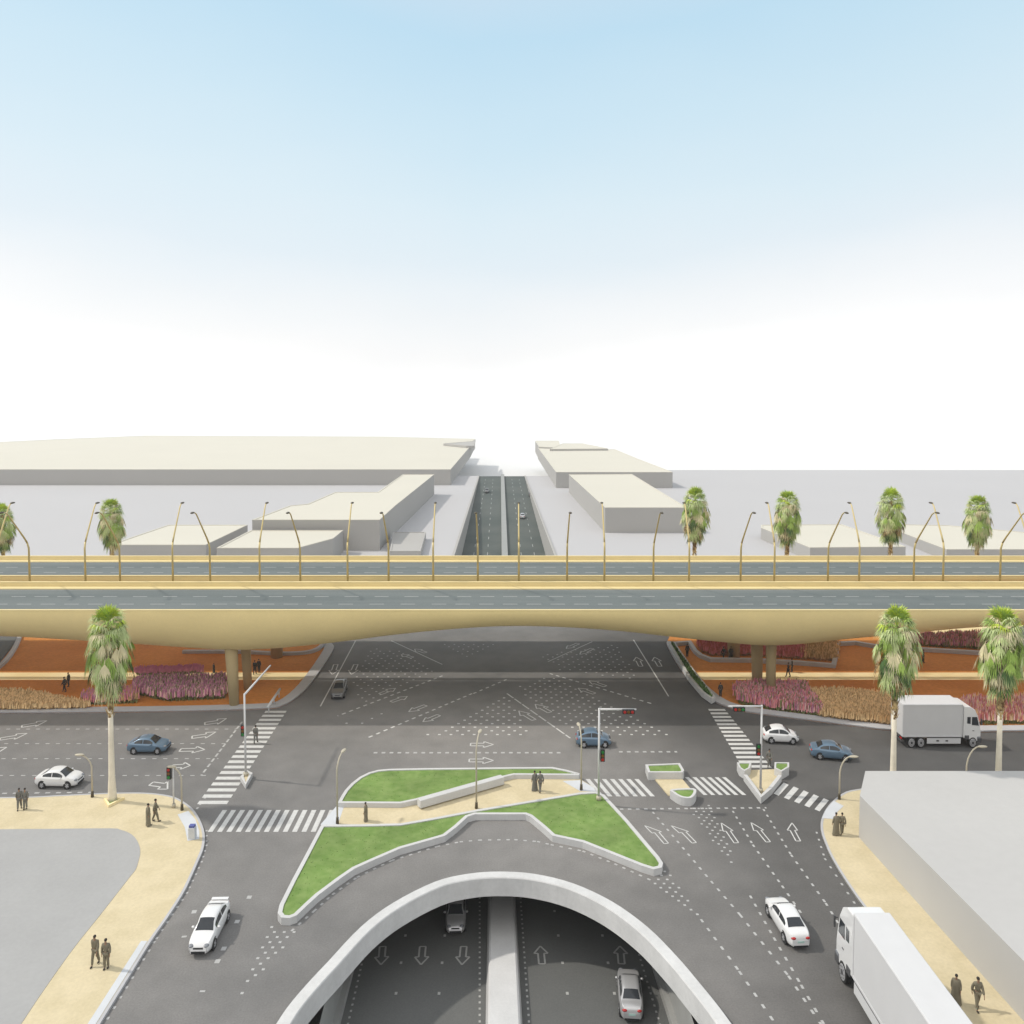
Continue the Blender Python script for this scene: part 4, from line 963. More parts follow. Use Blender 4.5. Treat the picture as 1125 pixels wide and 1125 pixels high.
def make_car(paint, style='sedan', spoiler=False, name='car'):
    S = SED if style == 'sedan' else HAT; root = empty(name)
    x0, x1 = S['belt'][0][0], S['belt'][-1][0]
    hw = lambda x: .90 * (1 - .26 * abs((2 * x - x0 - x1) / (x1 - x0)) ** 7 - .035 * abs((2 * x - x0 - x1) / (x1 - x0)) ** 2)
    def sec(x):
        w_, zb, zt = hw(x), interp(S['belt'], x), interp(S['top'], x); gh = max(0, min(1, (zt - zb - .03) / .3))
        wt = w_ * (.90 - .20 * gh); lo_ = .20 + .10 * abs(x / x1) ** 8
        return [(.80 * w_, lo_), (.95 * w_, lo_ + .08), (w_ * .995, .46), (w_, .60), (w_ * .985, zb * .86 + .02), (w_ * .95, zb - .03), (w_ * .90, zb), (wt + .02, zt - .07 * gh - .01), (wt * .93, zt - .018), (wt * .6, zt + .008), (0, zt + .018)]
    mb = MB(); n = 54; rows = []
    for i in range(n + 1):
        x = x0 + (x1 - x0) * (.5 - .5 * math.cos(PI * i / n)) * .6 + (x1 - x0) * i / n * .4
        s = sec(x); rows.append([(x, -y, z) for y, z in s] + [(x, y, z) for y, z in reversed(s[:-1])])
    m_ = len(rows[0]); mb.add([v for r in rows for v in r], [(i * m_ + k, (i + 1) * m_ + k, (i + 1) * m_ + (k + 1) % m_, i * m_ + (k + 1) % m_) for i in range(n) for k in range(m_)])
    mb.add(rows[0], [tuple(range(m_))]); mb.add(rows[-1], [tuple(range(m_ - 1, -1, -1))])
    b_ = mb.build('body', paint, root, True); recalc(b_)
    # glass
    def top_patch(xa, xb, k):
        g = MB(); R_ = []
        for i in range(7):
            x = xa + (xb - xa) * i / 6; s = sec(x); wt = s[8][0]; R_.append([(x, u * wt * k, s[10][1] + .014 - .026 * abs(u) ** 3) for u in (-1, -.6, -.2, .2, .6, 1)])
        for i in range(6):
            for j in range(5): g.quad(R_[i][j], R_[i + 1][j], R_[i + 1][j + 1], R_[i][j + 1])
        return g
    wx = (.42, 1.1) if style == 'sedan' else (.36, 1.04); rx = (-1.55, -1.0) if style == 'sedan' else (-1.78, -1.15)
    top_patch(*wx, .93).build('windscreen', M['glass'], root, True); top_patch(*rx, .90).build('rear_window', M['glass'], root, True)
    for sgn in (-1, 1):
        for xa, xb in ((-.28, .78), (-1.28 if style == 'sedan' else -1.45, -.36)):
            g = MB(); R_ = []
            for i in range(8):
                x = xa + (xb - xa) * i / 7; s = sec(x); p, q = s[6], s[7]
                R_.append([(x, sgn * (p[0] + (q[0] - p[0]) * t + .012), p[1] + (q[1] - p[1]) * t) for t in (.14, .5, .93)])
            for i in range(7):
                for j in range(2): g.quad(R_[i][j], R_[i + 1][j], R_[i + 1][j + 1], R_[i][j + 1])
            o = g.build('side_window', M['glass'], root, True)
        mb = MB(); mb.ball((.72, sgn * .97, .99), (.09, .12, .075), 8, 6); mb.build('mirror', paint, root, True)
        mb = MB(); xh = x1 - .20; w_ = hw(xh); mb.ball((xh, sgn * (w_ - .20), .70), (.22, .20, .085), 12, 8); mb.build('headlight', M['lens'], root, True)
        mb = MB(); xh = x0 + .09; w_ = hw(xh); mb.ball((xh, sgn * (w_ - .17), .80), (.12, .20, .085), 10, 6); mb.build('tail_light', M['red_lens'], root, True)
        for xw in ((-1.33, 1.36) if style == 'sedan' else (-1.2, 1.25)):
            w_ = hw(xw)
            mb = MB(); mb.cyl_y((xw, 0, .34), .40, sgn * (w_ - .12), sgn * (w_ + .006), 22); o = mb.build('wheel_arch', M['black'], root); recalc(o)
            mb = MB(); mb.tube([(xw, sgn * (w_ - .18), .325), (xw, sgn * (w_ - .02), .325), (xw, sgn * (w_ + .025), .325)], [.325, .325, .29], 22); wh = mb.build('wheel', M['rubber'], root); recalc(wh)
            mb = MB(); mb.cyl_y((xw, 0, .325), .225, sgn * (w_ + .012), sgn * (w_ + .036), 18, .19); o = mb.build('rim', M['rim'], wh); recalc(o)
            mb = MB()
            for k in range(5):
                a = k * 2 * PI / 5 + .3; mb.tube([(xw + .16 * math.cos(a), sgn * (w_ + .03), .325 + .16 * math.sin(a)), (xw + .16 * math.cos(a), sgn * (w_ + .041), .325 + .16 * math.sin(a))], .045, 8)
            mb.build('rim_hole', M['black'], wh)
    mb = MB(); mb.box((x1 - .01, 0, .36), (.07, 1.0, .15)); mb.build('grille', M['black'], root)
    mb = MB(); mb.box((x1 - .06, 0, .60), (.12, .70, .07)); mb.build('upper_grille', M['black'], root)
    mb = MB(); mb.box((x0 + .02, 0, .60), (.07, .5, .12)); mb.build('number_plate', M['plate'], root)
    mb = MB(); mb.box((x0 + .03, 0, .32), (.08, 1.1, .12)); mb.build('rear_bumper_trim', M['black'], root)
    if spoiler:
        mb = MB(); mb.box((x0 + .22, 0, 1.12), (.26, 1.30, .045))
        for s in (-1, 1): mb.box((x0 + .26, s * .52, 1.05), (.12, .05, .12))
        bevel(mb.build('spoiler', paint, root), .02)
    return root
protos = {}
def heading(pxa, pxb, g=G): a, b = g(*pxa), g(*pxb); return math.atan2((b - a).y, (b - a).x)
SQ = 0.82
def put_car(key, paint, style, spoiler, loc, ang, label, grp='cars on the roads', z=0.0, pitch=0.0, cat='car'):
    if key in protos: o = copy_tree(protos[key])
    else: o = protos[key] = make_car(M[paint], style, spoiler)
    o.location = (loc.x, loc.y, loc.z + z); o.rotation_mode = 'XYZ'; o.rotation_euler = (0, pitch, ang)
    c2_ = math.cos(ang) ** 2
    o.scale = (SQ * c2_ + (1 - c2_), SQ * (1 - c2_) + c2_, 1.0)
    tag(o, label, cat, grp)
def gc(x, y): return G(x, y)
put_car('ws', 'car_white', 'sedan', False, gc(66, 862), R(-2), 'white sedan on the left cross road nearest the cream pavement')
put_car('bs', 'car_blue', 'sedan', False, gc(164, 825), R(0), 'blue-grey sedan on the left cross road behind the left palm')
put_car('bh', 'car_blue', 'hatch', False, gc(652, 818), R(0), 'blue hatchback in mid junction behind the signal post')
put_car('wh', 'car_white', 'hatch', False, gc(857, 814), R(-6), 'white hatchback right of the right-hand crosswalk')
put_car('bs', 'car_blue', 'sedan', False, gc(913, 832), R(-12), 'blue-grey sedan on the right cross road near the white building')
put_car('gs', 'car_grey', 'sedan', False, gc(373, 762), heading((377, 748), (369, 775)), 'dark grey car coming out of the shade under the bridge')
put_car('wsp', 'car_white', 'sedan', True, gc(231, 1027), heading((247, 994), (214, 1058)), 'white sedan with rear spoiler driving towards the viewer at lower left')
put_car('ws', 'car_white', 'sedan', False, gc(864, 1020), heading((880, 1044), (850, 996)), 'white sedan seen from behind beside the big truck')
sl_pitch = -math.atan(LOW_S)
put_car('ss', 'car_silver', 'sedan', False, GL(501, 1011), heading((505, 990), (504, 1020), GL), 'silver car in the sunken lanes coming towards the viewer', pitch=-sl_pitch)
put_car('ss', 'car_silver', 'sedan', False, GL(692, 1100), heading((693, 1110), (690.6, 1085), GL), 'silver car driving away in the sunken lanes', pitch=sl_pitch)
def far_pt(x, y):
    d = ray(x, y); s = 7.0 / (tf - tn); t = (-7.0 - .02 - s * tn - H) / (d.z - s * d.y); return Vector((d.x * t, d.y * t, H + d.z * t))
for (x, y, a, lab, k, pnt) in ((535, 541, -90, 'tiny grey car on the left lanes of the far sunken road', 'gs', 'car_grey'), (574, 569, 90, 'tiny silver car on the right lanes of the far sunken road', 'ss', 'car_silver'), (583.5, 545, 90, 'tiny dark car farther up the right lanes of the far sunken road', 'gs', 'car_grey')):
    put_car(k, pnt, 'sedan', False, far_pt(x, y), R(a), lab, 'cars on the far sunken road', .02, pitch=(-1 if a > 0 else 1) * math.atan(7 / (tf - tn)))

# ------------------------------------------------------------------ trucks (front at +x)
def make_truck(L, W=2.5, HB=4.1, scale_w=1.0):
    root = empty('box_truck'); cab = 2.15; xb = -L / 2; xf = L / 2 - cab - .12
    mb = MB(); mb.box(((xb + xf) / 2, 0, (1.05 + HB) / 2), (xf - xb, W, HB - 1.05)); bx = mb.build('cargo_box', M['truck'], root); bevel(bx, .05)
    for s in (-1, 1):
        mb = MB()
        mb.box(((xb + xf) / 2, s * (W / 2 + .012), 1.11), (xf - xb - .05, .035, .12)); mb.box(((xb + xf) / 2, s * (W / 2 + .012), HB - .09), (xf - xb - .05, .035, .1))
        for xx in (xb + .06, xf - .06): mb.box((xx, s * (W / 2 + .014), (1.05 + HB) / 2), (.1, .04, HB - 1.35))
        mb.build('trim_rail', M['truck'], bx)
    mb = MB()
    for s in (-1, 1): mb.box((xb - .012, s * W * .24, (1.1 + HB) / 2), (.03, W * .45, HB - 1.3))
    mb.build('rear_door', M['truck'], bx)
    mb = MB(); mb.box(((xb + L / 2 - .6) / 2, 0, .86), (L - .8, .95, .28)); mb.build('chassis', M['truck_dark'], root)
    # cab: a side outline pulled across the width
    prof = [(-cab / 2, .95), (cab / 2 - .12, .55), (cab / 2, .75), (cab / 2 + .02, 1.55), (cab / 2 - .10, 2.15), (cab / 2 - .38, 3.0), (cab / 2 - .75, 3.55), (cab / 2 - 1.35, 3.85), (-cab / 2, 3.9)]
    xc = L / 2 - cab / 2; mb = MB(); n = len(prof)
    a = [(xc + x, -W / 2 + .04, z) for x, z in prof]; b = [(xc + x, W / 2 - .04, z) for x, z in prof]
    mb.add(a + b, [(i, (i + 1) % n, n + (i + 1) % n, n + i) for i in range(n)] + [tuple(range(n - 1, -1, -1)), tuple(range(n, 2 * n))])
    cb = mb.build('cab', M['car_white'], root); recalc(cb); bevel(cb, .09, 3)
    g = MB(); off = .02
    p1, p2 = (cab / 2 - .09, 2.2), (cab / 2 - .345, 2.95); yw = W / 2 - .2
    g.quad((xc + p1[0] + off, -yw, p1[1]), (xc + p1[0] + off, yw, p1[1]), (xc + p2[0] + off, yw, p2[1]), (xc + p2[0] + off, -yw, p2[1])); g.build('windscreen', M['glass'], cb)
    for s in (-1, 1):
        y = s * (W / 2 - .04 + .015); g = MB()
        g.quad((xc - .05, y, 2.15), (xc + .80, y, 2.1), (xc + .58, y, 2.9), (xc - .05, y, 2.9)); g.build('side_window', M['glass'], cb)
        g = MB(); g.quad((xc - .62, y, 2.3), (xc - .2, y, 2.25), (xc - .2, y, 2.9), (xc - .62, y, 2.9)); g.build('side_window', M['glass'], cb)
        mb = MB(); mb.box((xc + 1.0, s * (W / 2 + .16), 2.5), (.12, .12, .55)); mb.box((xc + .95, s * (W / 2 + .05), 2.7), (.05, .25, .05)); bevel(mb.build('mirror', M['truck_dark'], cb), .02)
        mb = MB(); mb.box((xc + .15, s * (W / 2 - .03), 1.62), (.22, .05, .05)); mb.build('door_handle', M['truck_dark'], cb)
        mb = MB(); mb.box((L / 2 - .2, s * (W / 2 - .22), .92), (.44, .46, .3)); bevel(mb.build('headlight', M['lens'], root), .05)
        for fx, fz_, fh in ((.92, .72, .42), (-.62, 1.0, .36)):
            mb = MB(); mb.box((xc + fx, s * (W / 2 - .13), fz_), (.5, .3, fh)); bevel(mb.build('fender', M['truck_dark'], root), .03)
        mb = MB(); mb.box(((xb + 2.9 + xf) / 2, s * (W / 2 - .06), .66), (xf - xb - 3.2, .06, .52)); sk = bevel(mb.build('side_skirt', M['truck'], root), .02)
        mb = MB()
        for xx in (.35, .62): mb.box((xb + 2.9 + (xf - xb - 3.2) * xx, s * (W / 2 - .02), .68), (.3, .05, .12))
        mb.box(((xb + 2.9 + xf) / 2, s * (W / 2 - .06), .96), (xf - xb - 3.2, .07, .06)); mb.build('skirt_fitting', M['truck_dark'], sk)
        for xw in (xb + 1.15, xb + 2.3, xc + .12):
            mb = MB(); y0, y1 = s * (W / 2 - .36), s * (W / 2 + .0)
            mb.tube([(xw, y0, .5), (xw, y1 - s * .05, .5), (xw, y1, .5)], [.5, .5, .45], 24); wh = mb.build('wheel', M['rubber'], root); recalc(wh)
            mb = MB(); mb.cyl_y((xw, 0, .5), .40, y1 - s * .02, y1 + s * .02, 22, .36); o = mb.build('rim', M['rim'], wh); recalc(o)
            mb = MB(); mb.cyl_y((xw, 0, .5), .13, y1 + s * .01, y1 + s * .05, 12)
            for k in range(8):
                aa = k * PI / 4; mb.tube([(xw + .27 * math.cos(aa), y1, .5 + .27 * math.sin(aa)), (xw + .27 * math.cos(aa), y1 + s * .027, .5 + .27 * math.sin(aa))], .045, 6)
            mb.build('hub', M['truck_dark'], wh)
        mb = MB(); mb.box((xb + .02, s * (W / 2 - .35), .85), (.08, .4, .14)); mb.build('tail_light', M['red_lens'], root)
    mb = MB(); mb.box((L / 2 - .06, 0, .66), (.3, W - .1, .36)); bevel(mb.build('bumper', M['truck_dark'], root), .06)
    mb = MB()
    for k in range(4): mb.box((L / 2 + .02, 0, 1.15 + k * .16), (.03, W * .62, .07))
    mb.build('grille', M['truck_dark'], cb)
    mb = MB(); mb.box((xb - .02, 0, .62), (.1, W - .3, .16)); mb.build('rear_bumper', M['truck_dark'], root)
    return root
t1 = make_truck(9.6); p = G(1027, 816); t1.location = (p.x, p.y, 0); t1.rotation_euler.z = R(0); t1.scale = (.78, 1, 1.04)
tag(t1, 'white six-wheel box truck on the right cross road behind a palm', 'truck', 'white box trucks')
t2 = make_truck(15.5); ha = R(90.9); fl = G(922, 1068)
dv = Vector((math.cos(ha), math.sin(ha), 0)); nr = Vector((dv.y, -dv.x, 0))
t2.scale = (1.05, .80, 1.22)
fl = G(917.5, 1066); p = fl - dv * (15.5 * 1.05 / 2) + nr * (2.5 * .8 / 2); t2.location = (p.x, p.y, 0); t2.rotation_euler.z = ha
tag(t2, 'large white box truck cut by the bottom edge beside the white building', 'truck', 'white box trucks')

# ------------------------------------------------------------------ street lamps and signals
def street_lamp(h_, reach, rz, loc, label, col='pole_cream', thin=.06, grp='slim street lamps round the junction', straight=.72):
    root = empty('street_lamp', loc, rz); tag(root, label, 'street lamp', grp)
    mb = MB(); mb.tube([(0, 0, 0), (0, 0, .5)], [thin * 2.2, thin * 1.8], 8); mb.build('base', M['lamp_dark'], root, True)
    pts = [(0, 0, 0), (0, 0, h_ * straight)]; 
    for k in range(1, 6):
        t = k / 5; pts.append((reach * (t ** 1.5), 0, h_ * (straight + (1 - straight) * math.sin(t * PI / 2) ** .9)))
    mb = MB(); mb.tube(pts, [thin * 1.3, thin * 1.1, thin, thin, thin, thin * .9, thin * .8], 8); mb.build('pole', M[col], root, True)
    mb = MB(); mb.ball((reach + .18, 0, h_ - .02), (.42, .17, .10)); mb.build('lamp_head', M[col], root, True)
    return root
def hgt(px, yb, yt, z0=0): b = G(px, yb, z0); return GY(px, yt, b.y).z - z0
def at(px, py, z): v = G(px, py, z); return v
street_lamp(hgt(101.5, 875.6, 829, PZ), -1.15, 0, at(101.5, 875.6, PZ), 'slim street lamp curving left, beside the left palm')
street_lamp(hgt(200, 890, 842, PZ), -.95, 0, at(200, 890, PZ), 'slim street lamp curving left, next to the small signal post')
street_lamp(hgt(922, 878, 831, PZ), .95, 0, at(922, 878, PZ), 'slim street lamp bending right at the right pavement corner', straight=.62)
street_lamp(hgt(1061, 876, 820, 0), 1.1, 0, at(1061, 876, 0), 'slim street lamp bending right, rising behind the white building', straight=.62)
street_lamp(hgt(370.7, 904.7, 833, .12), 1.3, R(80), at(370.7, 904.7, .12), 'tall thin street lamp at the left end of the lawn island path', straight=.8)
street_lamp(hgt(523.4, 888, 811, .12), 1.3, R(80), at(523.4, 888, .12), 'tall thin street lamp at the middle of the lawn island path', straight=.8)
street_lamp(hgt(638.6, 868, 803, .12), 1.3, R(95), at(638.6, 868, .12), 'tall thin street lamp at the right end of the lawn island path', straight=.8)
def sig_head(root, c, horiz, order, face=-1):
    mb = MB()
    d = (1.0, .26, .36) if horiz else (.36, .26, 1.0)
    mb.box(c, d); hd = bevel(mb.build('signal_head', M['black'], root), .04)
    for k, m_ in enumerate(order):
        o = (k - 1) * .31; p = (c[0] + (o if horiz else 0), c[1] - .13, c[2] - (0 if horiz else o))
        mb = MB(); mb.tube([p, (p[0], p[1] - .05, p[2])], .12, 12); mb.build('lens', M[m_], hd)
def signal(loc, h_, label, arm=None, heads=(), name='traffic_signal', r=.10):
    root = empty(name, loc); tag(root, label, 'traffic signal', 'traffic signals of the junction')
    mb = MB(); mb.tube([(0, 0, 0), (0, 0, h_)], [r, r * .8], 10); mb.build('pole', M['pole_white'], root, True)
    mb = MB(); mb.tube([(0, 0, 0), (0, 0, .3)], [r * 2.2, r * 2], 10); mb.build('base', M['pole_cream'], root, True)
    if arm:
        mb = MB(); mb.tube([(0, 0, h_ - .1), (arm[0], arm[1], h_ - .1 + arm[2])], [r * .95, r * .7], 8); mb.build('arm', M['pole_white'], root, True)
    for c, hz, order in heads: sig_head(root, c, hz, order)
    return root
b = G(657.8, 878.5, .45); hh = GY(659, 778, b.y).z - .45; ax_ = GY(699, 781, b.y).x - b.x
signal(b, hh, 'traffic signal on the lawn island with arm reaching right', (ax_, 0, 0), [((ax_ * .78, -.22, hh - .2), True, ['sig_red', 'sig_amber', 'sig_red']), ((.28, -.14, GY(661, 829, b.y).z - .45), False, ['sig_green', 'sig_amber', 'sig_red'])])
b = G(835.5, 870, .1); hh = GY(838, 776, b.y).z; ax_ = GY(800, 780, b.y).x - b.x
signal(b, hh, 'traffic signal on the triangular refuge with arm reaching left', (ax_, 0, 0), [((ax_ * .70, -.22, hh - .25), True, ['sig_red', 'sig_amber', 'sig_green']), ((-.28, -.14, GY(835, 824, b.y).z), False, ['sig_green', 'sig_amber', 'sig_red'])])
b = G(270, 852, .3); hh = GY(268, 762, b.y).z - .3
yy_ = None
d_ = ray(297, 730); t_ = (hh + .3 - H) / d_.z; ey = d_.y * t_; ex = d_.x * t_
signal(b, hh, 'tall traffic signal post on the diamond refuge with arm reaching away', (ex - b.x, ey - b.y, 0), [])
rt = [o for o in bpy.data.objects if o.name.startswith('traffic_signal')][-1]
#sig_head(rt, ((ex - b.x) * .45, (ey - b.y) * .45 + .0, hh - .42), False, ['sig_red', 'sig_amber', 'sig_green'])
sig_head(rt, (-.2, .1, GY(268, 803, b.y).z - .3), False, ['sig_red', 'sig_amber', 'sig_green'])
b = G(191, 887, PZ); hh = GY(187, 842, b.y).z - PZ
signal(b, hh, 'short traffic signal post on the left pavement corner', None, [((-.28, -.1, hh - .5), False, ['sig_red', 'sig_amber', 'sig_green'])], r=.07)
# bin on the ramp
root = empty('litter_bin', G(211.5, 921, PZ)); tag(root, 'small grey litter bin with blue top on the left corner ramp', 'litter bin')
mb = MB(); mb.box((0, 0, .45), (.5, .45, .9)); bevel(mb.build('body', M['ramp'], root), .04)
mb = MB(); mb.box((0, 0, .98), (.42, .38, .16)); bevel(mb.build('lid', M['bin_blue'], root), .04)
# white rail by the kerb corner
a, b = G(294, 777, .9), G(307.5, 757, .9); c = (a + b) / 2; c.z = 0
rl = empty('guard_rail', c); tag(rl, 'white guard rail at the kerb corner above the left crosswalk', 'guard rail')
mb = MB(); mb.tube([a - c, b - c], .13, 8); mb.build('rail', M['concrete'], rl, True)
for t in (.08, .5, .92):
    q = (a - c).lerp(b - c, t); mb = MB(); mb.tube([(q.x, q.y, .1), (q.x, q.y, q.z)], .06, 8); mb.build('post', M['concrete'], rl, True)

# ------------------------------------------------------------------ people
def skin_mesh(verts, edges, name, root=0, sub=1):
    me = bpy.data.meshes.new(name); me.from_pydata([v[:3] for v in verts], edges, []); o = bpy.data.objects.new(name, me); COL.objects.link(o)
    md = o.modifiers.new('skin', 'SKIN')
    if not me.skin_vertices: me.attributes.new('skin', 'FLOAT', 'POINT')
    for i, v in enumerate(verts):
        d = me.skin_vertices[0].data[i]; d.radius = (v[3], v[4] if len(v) > 4 else v[3]); d.use_root = (i == root)
    md.use_smooth_shade = True
    if sub: s = o.modifiers.new('sub', 'SUBSURF'); s.levels = sub; s.render_levels = sub
    dg = bpy.context.evaluated_depsgraph_get(); r = bpy.data.meshes.new_from_object(o.evaluated_get(dg), depsgraph=dg)
    bpy.data.objects.remove(o); bpy.data.meshes.remove(me)
    return r
def pose(stride, swing, robe):
    # each joint: x, y (forward), z, radius
    f = .06 + stride
    J = {'pelvis': (0, 0, .95, .115, .10), 'waist': (0, .0, 1.10, .115, .09), 'chest': (0, .01, 1.32, .135, .10), 'neck': (0, .02, 1.48, .055, .055), 'jaw': (0, .045, 1.555, .062, .07), 'head': (0, .04, 1.645, .078, .092), 'crown': (0, .03, 1.73, .05, .06),
         'nose': (0, .14, 1.63, .012, .014)}
    for s, k in ((-1, 'l'), (1, 'r')):
        st = stride * s
        J['sh' + k] = (s * .18, 0, 1.42, .055); J['el' + k] = (s * .24, -swing * s - .02, 1.15, .042); J['wr' + k] = (s * .25, -swing * s * 1.9 + .06, .91, .028); J['pa' + k] = (s * .25, -swing * s * 2.1 + .08, .83, .030, .018)
        for q, (dx, dy, ln) in enumerate(((-.0, -.030, .075), (0, -.010, .09), (0, .011, .085), (0, .032, .068))):
            J['f%d%sa' % (q, k)] = (s * .252, -swing * s * 2.1 + .085 + dy, .79, .0095); J['f%d%sb' % (q, k)] = (s * .245, -swing * s * 2.1 + .10 + dy * 1.15, .79 - ln * .6, .0085); J['f%d%sc' % (q, k)] = (s * .232, -swing * s * 2.1 + .11 + dy * 1.15, .79 - ln, .007)
        J['t%sa' % k] = (s * .235, -swing * s * 2.1 + .125, .815, .011); J['t%sb' % k] = (s * .222, -swing * s * 2.1 + .15, .775, .009)
        J['hi' + k] = (s * .09, 0, .90, .095); J['kn' + k] = (s * .095, st * .55 + .03, .50, .060); J['an' + k] = (s * .095, st - (.03 if st < 0 else 0), .09 + (.03 if st < 0 else 0), .042); J['to' + k] = (s * .105, st + .15, .035, .038, .03)
    names = list(J)
    E = [('pelvis', 'waist'), ('waist', 'chest'), ('chest', 'neck'), ('neck', 'jaw'), ('jaw', 'head'), ('head', 'crown'), ('head', 'nose')]
    for k in 'lr':
        E += [('chest', 'sh' + k), ('sh' + k, 'el' + k), ('el' + k, 'wr' + k), ('wr' + k, 'pa' + k), ('pelvis', 'hi' + k), ('hi' + k, 'kn' + k), ('kn' + k, 'an' + k), ('an' + k, 'to' + k), ('pa' + k, 't%sa' % k), ('t%sa' % k, 't%sb' % k)]
        for q in range(4): E += [('pa' + k, 'f%d%sa' % (q, k)), ('f%d%sa' % (q, k), 'f%d%sb' % (q, k)), ('f%d%sb' % (q, k), 'f%d%sc' % (q, k))]
    return J, names, E
def cloth(J, keys, edges, grow, name):
    ks = list(keys); v = [(*J[k][:3], J[k][3] + grow, (J[k][4] if len(J[k]) > 4 else J[k][3]) + grow) for k in ks]
    return skin_mesh(v, [(ks.index(a), ks.index(b)) for a, b in edges], name)
def make_person(stride, swing, robe, variant):
    J, names, E = pose(stride, swing, robe); idx = {n_: i for i, n_ in enumerate(names)}
    me = skin_mesh([J[n_] for n_ in names], [(idx[a], idx[b]) for a, b in E], 'person', idx['pelvis'])
    parts = [('body', me, 'skin')]
    # face: ears, eyes set in the head
    mb = MB()
    for s in (-1, 1): mb.ball((s * .033, .128, 1.655), .011, 6, 4)
    eyes = mb
    mb = MB(); mb.ball((0, .018, 1.685), (.090, .105, .088), 12, 8); hairm = mb
    jack = cloth(J, ['pelvis', 'waist', 'chest', 'shl', 'shr', 'ell', 'elr', 'wrl', 'wrr'], [('pelvis', 'waist'), ('waist', 'chest'), ('chest', 'shl'), ('chest', 'shr'), ('shl', 'ell'), ('shr', 'elr'), ('ell', 'wrl'), ('elr', 'wrr')], .040, 'jacket')
    out = dict(body=me, eyes=eyes, hair=hairm, jacket=jack)
    if robe:
        mb = MB(); n = 20; prof = [(.05, .34, .20), (.35, .30, .18), (.75, .25, .19), (1.0, .23, .185), (1.2, .225, .18), (1.36, .21, .165), (1.46, .12, .11)]
        vs_ = []
        for z, rx, ry in prof:
            for k in range(n):
                a = 2 * PI * k / n; rr = 1 + .05 * math.sin(a * 6) * max(0, 1 - z / .9); vs_.append((rx * rr * math.cos(a), ry * rr * math.sin(a), z))
        mb.add(vs_, [(i * n + k, i * n + (k + 1) % n, (i + 1) * n + (k + 1) % n, (i + 1) * n + k) for i in range(len(prof) - 1) for k in range(n)]); out['robe'] = mb
    else:
        out['trousers'] = cloth(J, ['pelvis', 'hil', 'hir', 'knl', 'knr', 'anl', 'anr'], [('pelvis', 'hil'), ('pelvis', 'hir'), ('hil', 'knl'), ('hir', 'knr'), ('knl', 'anl'), ('knr', 'anr')], .034, 'trousers')
    shoe = []
    for k in 'lr':
        a_, t_ = J['an' + k], J['to' + k]; mb = MB(); mb.ball(((a_[0] + t_[0]) / 2, (a_[1] + t_[1]) / 2 + .01, max(.05, a_[2] - .045)), (.055, .135, .05), 10, 6); shoe.append(mb)
    out['shoe'] = shoe
    return out
variants = {}
def person(px, py, ang, kind, cloth_m, h_, label, z=PZ, grp='pedestrians', base=None):
    if kind not in variants:
        variants[kind] = dict(walk=lambda: make_person(.22, .10, False, 0), stand=lambda: make_person(.03, .02, False, 0), robe=lambda: make_person(.06, .04, True, 0))[kind]()
    V = variants[kind]
    key = kind + cloth_m
    if key not in variants:
        def fin(x, nm, m_):
            if isinstance(x, MB):
                me = bpy.data.meshes.new(nm); me.from_pydata(x.v, [], x.f); me.polygons.foreach_set('use_smooth', [True] * len(me.polygons)); me.materials.append(m_); return me
            me = x.copy(); me.materials.clear(); me.materials.append(m_); return me
        d = [('hair', fin(V['hair'], 'hair', M['hair'])), ('eye', fin(V['eyes'], 'eye', M['black'])), ('jacket', fin(V['jacket'], 'jacket', M[cloth_m]))]
        if 'robe' in V: d.append(('robe', fin(V['robe'], 'robe', M[cloth_m])))
        else: d.append(('trousers', fin(V['trousers'], 'trousers', M[cloth_m])))
        for s_ in V['shoe']: d.append(('shoe', fin(s_, 'shoe', M['shoe'])))
        variants[key] = (fin(V['body'], 'person', M['skin']), d)
    body, d = variants[key]
    o = bpy.data.objects.new('person', body); COL.objects.link(o)
    for nm, me in d:
        c_ = bpy.data.objects.new(nm, me); COL.objects.link(c_); c_.parent = o
    p = G(px, py, z); s = h_ / 1.79
    o.location = (p.x, p.y, z); o.rotation_euler.z = R(ang); o.scale = (s * .92, s * .92, s); tag(o, label, 'person', grp)
    return o
HP = 1.86
person(21.5, 889, 200, 'walk', 'cloth_grey', 1.8, 'person in grey, left one of the pair at the left edge of the upper pavement')
person(28, 889, 190, 'stand', 'cloth_grey', 1.8, 'person in grey, right one of the pair at the left edge of the upper pavement')
person(163, 907, -60, 'robe', 'cloth_brown', 1.8, 'person in long brown robe at the left pavement corner')
person(171, 902.5, -70, 'walk', 'cloth_brown', HP, 'person in brown jacket and trousers behind the robed one at the left corner')
person(105, 1060, 175, 'walk', 'cloth_brown', HP, 'person in brown walking on the lower left pavement, left of two')
person(117, 1064, 185, 'stand', 'cloth_brown', HP, 'person in brown standing on the lower left pavement, right of two')
person(281, 816.5, 0, 'walk', 'cloth_grey', 1.8, 'person in grey crossing the left zebra crossing', z=.01)
person(402, 902, 90, 'robe', 'cloth_brown', 1.55, 'person in brown at the left end of the island path', z=.12)
person(587.5, 868.5, 30, 'robe', 'cloth_grey', 1.75, 'person in dark robe, left of the pair on the island path', z=.12)
person(593.5, 870.5, 20, 'walk', 'cloth_grey', HP, 'person in dark clothes, right of the pair on the island path', z=.12)
person(845, 842.5, 160, 'walk', 'cloth_grey', 1.7, 'person in grey on the right zebra beside the triangular refuge', z=.01)
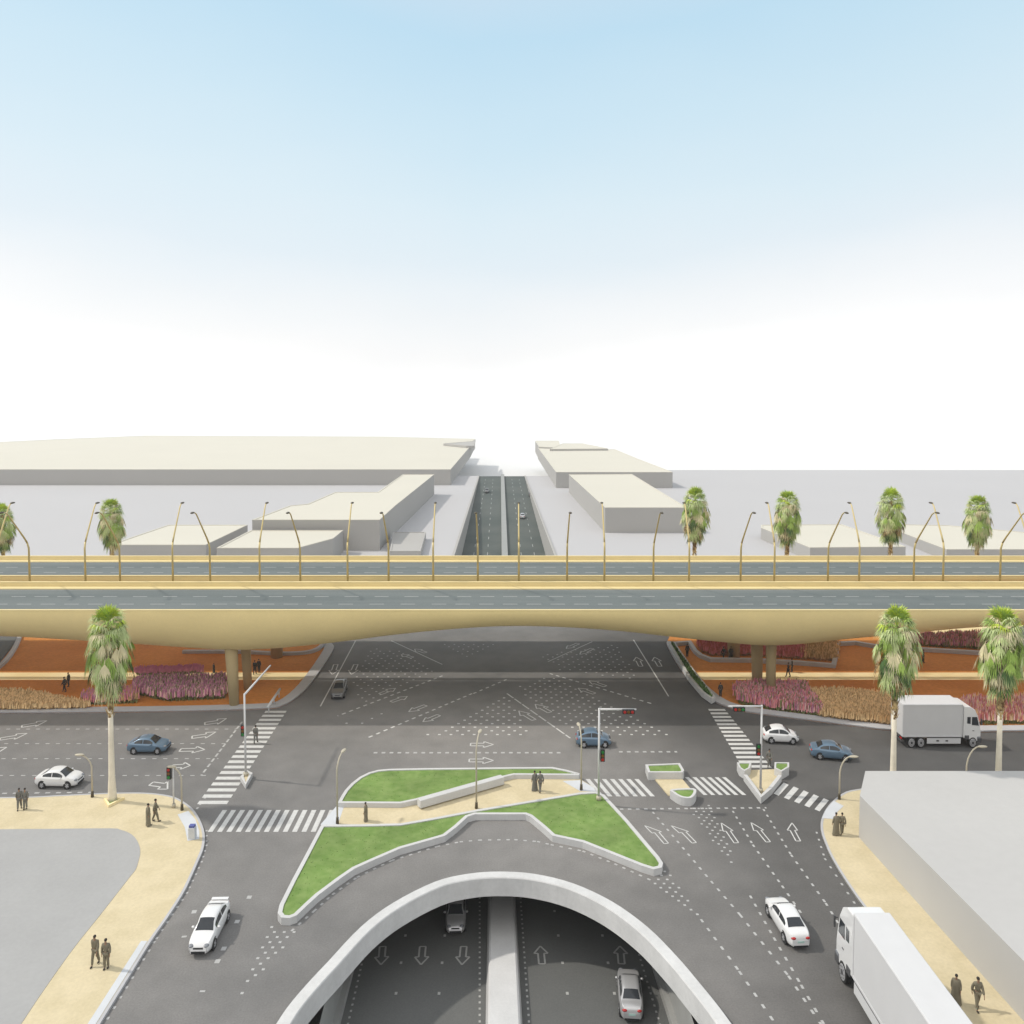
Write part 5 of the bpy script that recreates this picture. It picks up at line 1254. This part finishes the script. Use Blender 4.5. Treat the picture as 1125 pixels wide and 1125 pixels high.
person(918.5, 917.5, 10, 'robe', 'cloth_brown', 1.8, 'person in long dark robe, left of the pair on the right pavement')
person(925, 917, -10, 'walk', 'cloth_brown', 1.75, 'person in dark clothes, right of the pair on the right pavement')
person(1050, 1103, 150, 'robe', 'cloth_brown', 1.75, 'person in long brown robe on the pavement by the white building')
person(1073.5, 1108.5, 175, 'walk', 'cloth_brown', HP, 'person in brown suit on the pavement nearest the white building wall')
UB = 'people under the bridge'
person(71, 760, 90, 'walk', 'cloth_dark', 1.75, 'dark figure in front of the sunlit strip, left of the left palm', z=.13, grp=UB)
person(75.5, 754.5, 90, 'stand', 'cloth_dark', 1.7, 'dark figure on the sunlit strip, left of the left palm', z=.13, grp=UB)
person(235, 739, -30, 'robe', 'cloth_dark', 1.2, 'small dark figure by the purple strip behind the sunlit strip', z=.13, grp=UB)
person(280, 741, 0, 'walk', 'cloth_dark', 1.75, 'dark figure right of the left piers, left of two', z=.13, grp=UB)
person(284.5, 739, 10, 'stand', 'cloth_dark', 1.7, 'dark figure right of the left piers, right of two', z=.13, grp=UB)
person(755, 722, 0, 'stand', 'cloth_dark', 1.75, 'dark figure beside the far end of the hedge planter', z=.13, grp=UB)
person(791.5, 766, 0, 'stand', 'cloth_dark', 1.7, 'dark figure beside the near end of the hedge planter', z=.13, grp=UB)
person(795, 725.5, 20, 'walk', 'cloth_dark', 1.8, 'dark figure before the red bed, left of two', z=.13, grp=UB)
person(803, 724.5, 0, 'robe', 'cloth_dark', 1.7, 'dark figure before the red bed, right of two', z=.13, grp=UB)
person(866, 743.5, 90, 'walk', 'cloth_dark', 1.75, 'dark figure on the sunlit strip right of the right piers', z=.13, grp=UB)
person(870, 738.5, 80, 'stand', 'cloth_dark', 1.7, 'dark figure behind the sunlit strip right of the right piers', z=.13, grp=UB)
person(1014, 728, -90, 'stand', 'cloth_dark', 1.7, 'dark figure below the upper pink bed, between the two right palms', z=.13, grp=UB)

if HZ:
    mb = MB(); mb.box((0, 2850, 14.0), (8200, 6500, 51.0)); o = mb.build('haze', hm); o['kind'] = 'stuff'
